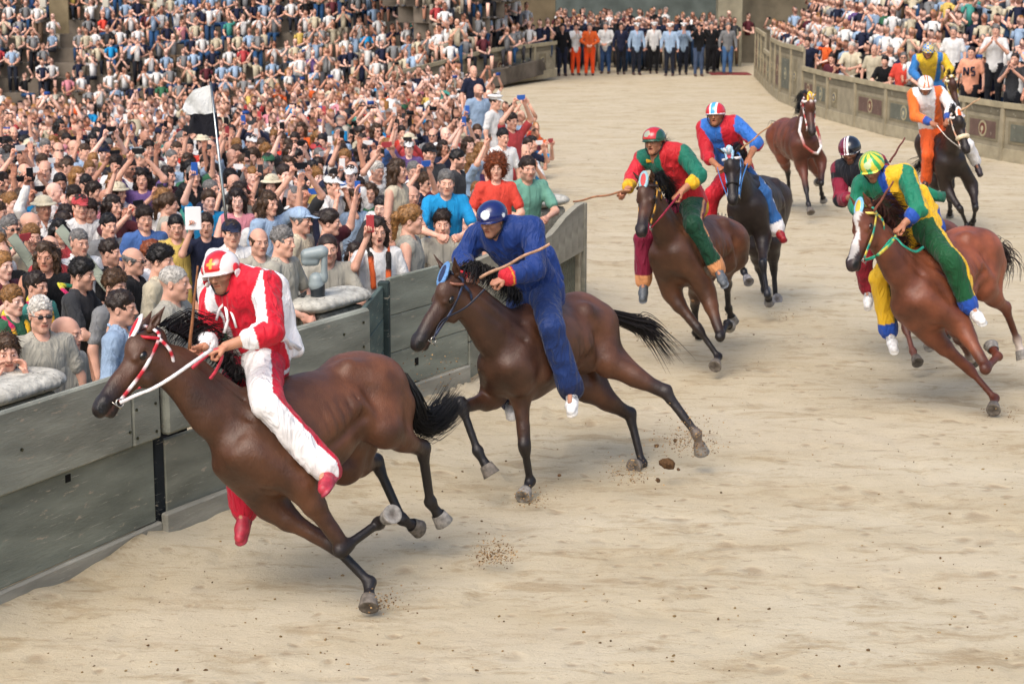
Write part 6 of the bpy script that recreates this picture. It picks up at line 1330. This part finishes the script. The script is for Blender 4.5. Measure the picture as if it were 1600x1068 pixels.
# ---------------------------------------------------------------- decorated outer barrier
M_DEC = mat('painted_panel', .8, .2, bump=.003, bscale=22, var=.14, vscale=4, wear=((.40, .36, .28), 7, .62))
def dec_barrier(line, label, h=1.16, tall=lambda i: False):
    root = obj('decorated_barrier', None, label=label, cat='barrier', group='painted barrier round the outside of the track', loc=line[0]); WL[root.name] = line[0].copy(); d_ = dense(line, 1.45)
    for i in range(len(d_) - 1):
        a, b = d_[i], d_[i + 1]; L = np.linalg.norm(b - a); t = (b - a) / L; n = A(t[1], -t[0], 0.)
        if n @ (CAMP * A(1, 1, 0) + A(-3, 0, 0) - a) < 0: n = -n
        hh = h * (1.42 if tall(i) else 1); m = MS(); box(m, a + t * .05, t * (L - .1), -n * .06, A(0, 0, hh), C('8e8672'), .006); p_ = centred('barrier_panel', m, M_DEC, a, root, smooth=False)
        def sub(nm, s0, s1, z0, z1, th, c_, tgt=p_): mm = MS(); box(mm, a + t * s0 + A(0, 0, z0) + n * .0, t * (s1 - s0), n * th, A(0, 0, z1 - z0), c_, .004); centred(nm, mm, M_DEC, a + t * s0, tgt, smooth=False)
        sub('coping', .0, L - .01, hh - .10, hh + .02, .045, C('a0967c')); sub('frieze', .06, L - .08, hh - .26, hh - .13, .012, C('6c6656')); sub('plinth', .02, L - .04, .0, .26, .03, C('9a917a'))
        sub('post', -.05, .055, 0, hh - .11, .05, C('938a74')); 
        wide = i % 3 != 2; c_ = (C('66524a'), C('62645a'), C('5e5a5a'))[i % 3]
        if wide: sub('inset_panel', .18, L - .2, .36, hh - .34, .010, C('7c745f')); sub('inset_field', .26, L - .28, .42, hh - .40, .018, c_)
        else: sub('inset_panel', .3, .78, .34, hh - .34, .010, C('7c745f'))
        cen = a + t * (L * .5 if wide else .54) + A(0, 0, .36 + (hh - .70) / 2); mm = MS(); rr = .17 if wide else .13
        for (r_m, th, cc_) in ((rr, .022, C('a09678')), (rr * .72, .028, (C('6a4038'), C('6a7068'), C('54545a'))[i % 3]), (rr * .3, .034, C('b0a688'))): tube([cen, cen + n * th], r_m, 14, cc_, mm)
        centred('medallion', mm, M_DEC, cen, p_, smooth=False)
    return root
dec_barrier(RB, 'long decorated barrier of painted panels with medallions curving along the right of the track', tall=lambda i: 5 <= i <= 8 or i < 3)
dec_barrier([P(620, 176, 3000 / 54.), P(762, 136, 3000 / 50.), P(869, 120, 3000 / 47.)], 'decorated barrier with medallions at the far left of the officials')
# ---------------------------------------------------------------- officials
OFF = [(878, 60, 'black', 'down', 'm', 'short', '1c2030', None, 'dark vested photographer at the left end of the row of officials'), (899, 62, 'white', 'clap', 'f', 'pony', 'd8481c', None, 'person in white shirt and orange trousers beside the photographer'),
 (921, 60, 'orange', 'belly', 'm', 'short', 'd8481c', None, 'paramedic all in orange in the row of officials'), (946, 55, 'white', 'belly', 'm', 'short', '2c4468', None, 'man in white shirt and blue jeans in the row of officials'),
 (970, 58, 'navy', 'down', 'm', 'short', '14161e', None, 'man in dark suit between white shirt and light blue uniform'), (994, 50, 'light blue', 'down', 'm', 'crew', '181c28', 'peaked', 'policeman in light blue left of the man in the white jacket'),
 (1021, 50, 'white', 'down', 'm', 'crew', '101014', 'peaked', 'officer in white jacket and dark trousers in the middle of the row'), (1046, 50, 'light blue', 'down', 'm', 'crew', '181c28', 'peaked', 'policeman in light blue right of the man in the white jacket'),
 (1067, 50, 'light blue', 'clap', 'm', 'crew', '181c28', 'peaked', 'rightmost of the policemen in light blue with hands raised'), (1091, 58, 'black', 'phone2', 'm', 'short', '3a4860', None, 'photographer in black top and blue grey shorts aiming a camera'),
 (1110, 52, 'black', 'down', 'm', 'short', '101014', None, 'man in black uniform next to the photographer in shorts'), (1136, 50, 'grey', 'down', 'm', 'short', '3c5c84', None, 'man in grey jacket and jeans at the right end of the officials')]
for (px, hy, sh, p, ho, hr, tr, hat, lab) in OFF:
    s = 46.; g = G(px, 117 + R.uniform(-2, 3)); person(g[0], g[1], g[2] + .0, R.gauss(0, 12), p, ho=ho, hair=hr, hc=R.choice(('dark', 'black', 'grey')), shirt=sh, long=True, trousers=tr, hat=hat, hatc='white', label=lab, cat='official', group='officials standing in a row across the track', hres=.0065, phone=(p == 'phone2'), scale=1.03)
for i in range(64):
    px = 872 + i * 4.6 + R.uniform(-6, 6) - (i // 60) * 150; g = G(px, 113 - R.random() * 9); far_person(cm, g[0], g[1], R.uniform(0, .18), R.gauss(0, 20), R, shirt=R.choice(('black', 'black', 'navy', 'dark grey', 'black', 'navy')), up=R.random() * .5)
for i in range(58):
    px = R.uniform(865, 1170); g = G(px, 106 - R.random() * 9); far_person(cm, g[0], g[1], R.uniform(.1, .4), R.gauss(0, 30), R, shirt=R.choice(('black', 'black', 'navy', 'dark grey', 'maroon', 'white', 'light blue')), up=R.random() * .5, upper=True)
obj('crowd', tomesh('crowd', cm, M_CROWD), kind='stuff', label='dense far mass of spectators in the back of the square and the stands', cat='crowd')
m = MS(); g = G(1140, 116); box(m, g + A(-.7, -.6, .0), (1.4, 0, 0), (0, 1.3, 0), (0, 0, .03), C('7a2c2c'), .01); centred('carpet', m, M_CLOTH, g, smooth=False, label='small red carpet on the sand at the right end of the officials', cat='carpet')
# individual people in the first ranks of the right stand
RI = [(1412, 90, 72, -15, 'down', dict(ho='m', hair='crew', hc='grey', shirt='coral', glasses=True, label='man in coral t-shirt and dark glasses standing behind the right barrier')), (1450, 92, 74, -20, 'belly', dict(ho='stub', hair='short', hc='dark', shirt='navy', label='man in navy polo shirt with hands together behind the right barrier')),
 (1518, 82, 76, -25, 'down', dict(ho='m', hair='crew', hc='dark', shirt=C('dc9c80'), label='man in salmon t-shirt with dark printed figures behind the right barrier')), (1586, 92, 78, -30, 'clap', dict(ho='stub', hair='crew', hc='dark', shirt='dark grey', label='man in dark grey at the right edge behind the decorated barrier')),
 (1366, 78, 68, -20, 'down', dict(ho='m', hair='ring', hc='grey', shirt='cream', label='balding man in cream left of the coral t-shirt')), (1331, 74, 66, -25, 'lean', dict(ho='age', hair='short', hc='white', shirt='cream', label='white haired man in cream behind the right barrier')),
 (1490, 50, 72, -20, 'down', dict(ho='m', hair='crew', hc='grey', shirt='white', label='grey haired man in white above the navy polo shirt')), (1383, 96, 69, -30, 'lean', dict(ho='stub', hair='short', hc='black', shirt='black', label='black haired man in black leaning beside the coral t-shirt')),
 (1300, 92, 63, -35, 'down', dict(ho='m', hair='short', hc='dark', shirt='maroon', label='dark haired man in maroon low behind the right barrier')), (1262, 66, 60, -30, 'down', dict(ho='m', hair='short', hc='dark', shirt='navy', label='man in navy near the step of the decorated barrier')),
 (1322, 106, 64, -40, 'phone2', dict(ho='m', hair='short', hc='fair', shirt='white', label='fair haired man in white filming behind the right barrier')), (1556, 48, 76, -20, 'clap', dict(ho='m', hair='short', hc='grey', shirt='white', label='man in white clapping above the printed salmon t-shirt'))]
for (px, py, s, fc, p, k) in RI:
    rc = who(px, py, s, fc, p, legs=1, **k)
    if 'salmon t-shirt with' in k['label']:
        m = MS(); q = lambda y0, z0, y1, z1, w_=.018: tube([A(.150, y0, z0), A(.150, y1, z1)], w_, 4, C('20283c'), m)
        q(-.11, 1.14, -.11, 1.30); q(-.11, 1.30, -.02, 1.14); q(-.02, 1.14, -.02, 1.30); q(.11, 1.30, .04, 1.30); q(.04, 1.30, .04, 1.23); q(.04, 1.22, .11, 1.22); q(.11, 1.22, .11, 1.14); q(.11, 1.14, .04, 1.14)
        obj('shirt_print', tomesh('shirt_print', m, M_CROWD), rc['o'])
# ---------------------------------------------------------------- buildings behind
def slab(root, nm, px0, px1, py0, py1, s, c_, th=.5, m_=M_MASON, off=0):
    a, b = P(px0, py1, 3000. / s), P(px1, py0, 3000. / s); a, b = A(a[0], a[1], a[2]), A(b[0], a[1], P(px0, py0, 3000. / s)[2]); mm = MS(); box(mm, A(a[0], a[1] + off, a[2]), (b[0] - a[0], 0, 0), (0, th, 0), (0, 0, b[2] - a[2]), c_, .02); return centred(nm, mm, m_, a, root, smooth=False)
bb = P(400, 150, 76.); root = obj('palace', None, label='old brown brick palace front behind the left grandstand', cat='building', loc=bb); WL[root.name] = bb
slab(root, 'wall', -260, 872, -520, 200, 38.5, C('6e6350'), 1.0); slab(root, 'pilaster', 84, 114, -300, 170, 41.5, C('7c7058'), .5)
for px in (40, 190, 330, 470, 610): slab(root, 'doorway', px, px + 34, -300, -8, 38.6, C('15120f'), .3, off=-.1)
slab(root, 'hatch', 97, 110, 92, 105, 42, C('0c0b0a'), .06, off=-.05)
for px in (62, 160, 245): slab(root, 'lamp_bracket', px, px + 10, -6, 12, 43, C('c0bcb0'), .2)
bb = P(1000, 60, 72.); root = obj('grey_building', None, label='plain grey wall with ledges behind the officials', cat='building', loc=bb); WL[root.name] = bb
slab(root, 'wall', 868, 1130, -520, 130, 40, C('5a625e'), .8)
for i, px in enumerate((925, 1010, 1085)): slab(root, 'vertical_joint', px, px + 4, -300, 60, 40, C('3a403e'), .05, off=-.04)
slab(root, 'column', 1120, 1158, -520, 120, 42, C('8a8470'), .8)
bb = P(1400, 60, 62.); root = obj('stone_building', None, label='beige stone building behind the right grandstand', cat='building', loc=bb); WL[root.name] = bb
slab(root, 'wall', 1150, 2100, -620, 130, 40.5, C('6e6656'), .8)
for px in range(1180, 1700, 90): slab(root, 'window', px, px + 40, -420, -260, 40.6, C('20201e'), .1, off=-.06)
# ---------------------------------------------------------------- words for everyone
LMK = [(320, 170, 'the black and white flag'), (345, 300, 'the flag pole'), (772, 300, 'the navy helmet'), (497, 440, 'the television camera'), (80, 400, 'the slanted boards'), (775, 262, 'the coral shirted woman'), (697, 286, 'the turquoise t-shirt'), (590, 362, 'the screaming woman'),
       (515, 348, 'the shouting woman with a bun'), (740, 112, 'the bald man in navy'), (888, 226, 'the lime yellow vest'), (226, 342, 'the smiling man in blue'), (622, 268, 'the woman with big wavy hair'), (130, 430, 'the messy haired man in grey'), (0, 300, 'the left edge')]
HW = {'short': '', 'crew': 'cropped ', 'messy': 'tousled ', 'afro': 'thick ', 'long': 'long ', 'bun': 'tied up ', 'pony': 'pony tailed ', 'band': 'shoulder length ', 'curly': 'curly '}
PW = {'down': '', 'phone1': 'holding a phone', 'phone2': 'filming', 'high2': 'filming overhead', 'high1': 'phone raised high', 'cheer': 'one arm up', 'clap': 'clapping', 'face': 'hands at mouth', 'lean': 'leaning', 'belly': '', 'forward': ''}
used = set(r['label'] for r in PEOPLE if r['label'])
def core(r):
    s = 'woman' if r['ho'] in ('f', 'fm') else 'man'; c_ = {'dark': 'dark', 'black': 'black', 'brown': 'brown', 'fair': 'fair', 'grey': 'grey', 'white': 'white', 'red': 'red'}[r['hc']]
    a = ('bald ' if r['hair'] is None else 'balding ' if r['hair'] == 'ring' else HW[r['hair']] + c_ + ' haired ') if not r['hat'] else ''
    if r['ho'] == 'beard': a = 'bearded ' + a
    t = a + s + ' in ' + r['shirt']
    if r['hat']: t += (' and straw hat' if r['hat'] == 'straw' else ' and ' + r['hatc'] + ' cap')
    if r['glasses']: t += ' with sunglasses'
    return t
def rel(r, x, y):
    dx, dy = r['px'] - x, r['py'] - y
    if abs(dx) > abs(dy) * 1.2: return 'right of' if dx > 0 else 'left of'
    return 'below' if dy > 0 else 'above'
for r in PEOPLE:
    if not r['label']:
        c0 = core(r); pw = PW[r['p']]; lm_ = sorted(LMK, key=lambda q: (q[0] - r['px']) ** 2 + (q[1] - r['py']) ** 2)
        near = sorted((q for q in PEOPLE if q is not r and q['cat'] != 'official'), key=lambda q: (q['px'] - r['px']) ** 2 + (q['py'] - r['py']) ** 2)[:12]; cand = []
        for base in (c0 + (' ' + pw if pw else ''),):
            for (x, y, nm) in lm_[:5]:
                d_ = math.hypot(x - r['px'], y - r['py']); cand.append(base + (' just ' if d_ < 45 else ' ' if d_ < 110 else ' well ') + rel(r, x, y) + ' ' + nm)
            for q in near: cand.append(base + ', ' + rel(r, q['px'], q['py']) + ' the ' + ('woman' if q['ho'] in ('f', 'fm') else 'man') + ' in ' + (q['shirt'] if isinstance(q['shirt'], str) else 'khaki') + ' ' + ('near ' + lm_[0][2]))
        cand = [x for x in cand if len(x.split()) <= 15]; pick = next((x for x in cand if x not in used), None)
        if pick is None: pick = c0 + ', ' + ('upper' if r['py'] < 220 else 'middle') + ' part of the crowd ' + ('far left' if r['px'] < 200 else 'left' if r['px'] < 450 else 'centre') 
        pick = ' '.join(pick.split()[:16])
        used.add(pick); r['label'] = pick; r['o']['label'] = pick
    if r['phone']:
        o, pc = r['phone']; w_ = r['label'].split(); 
        t = (pc + ' phone of the ' + r['label'].replace(' holding a phone', '').replace(' phone raised high', ', arm high')).split(); t = ' '.join(t[:16]); o['label'] = t
        if 'tablet' in r['label']: o['label'] = 'white tablet held up beside the flag pole'; o['category'] = 'tablet'; o.name = 'tablet'; o.scale = (1, 2.2, 1.6); o.color = (.8, .8, .8, 1)
seen = {}
for r in PEOPLE:
    if r['phone']:
        o = r['phone'][0]; l = o['label']
        if l in seen: o['label'] = l + ' again' if len(l.split()) < 16 else ' '.join(l.split()[:15]) + ' nearby'
        seen[o['label']] = 1
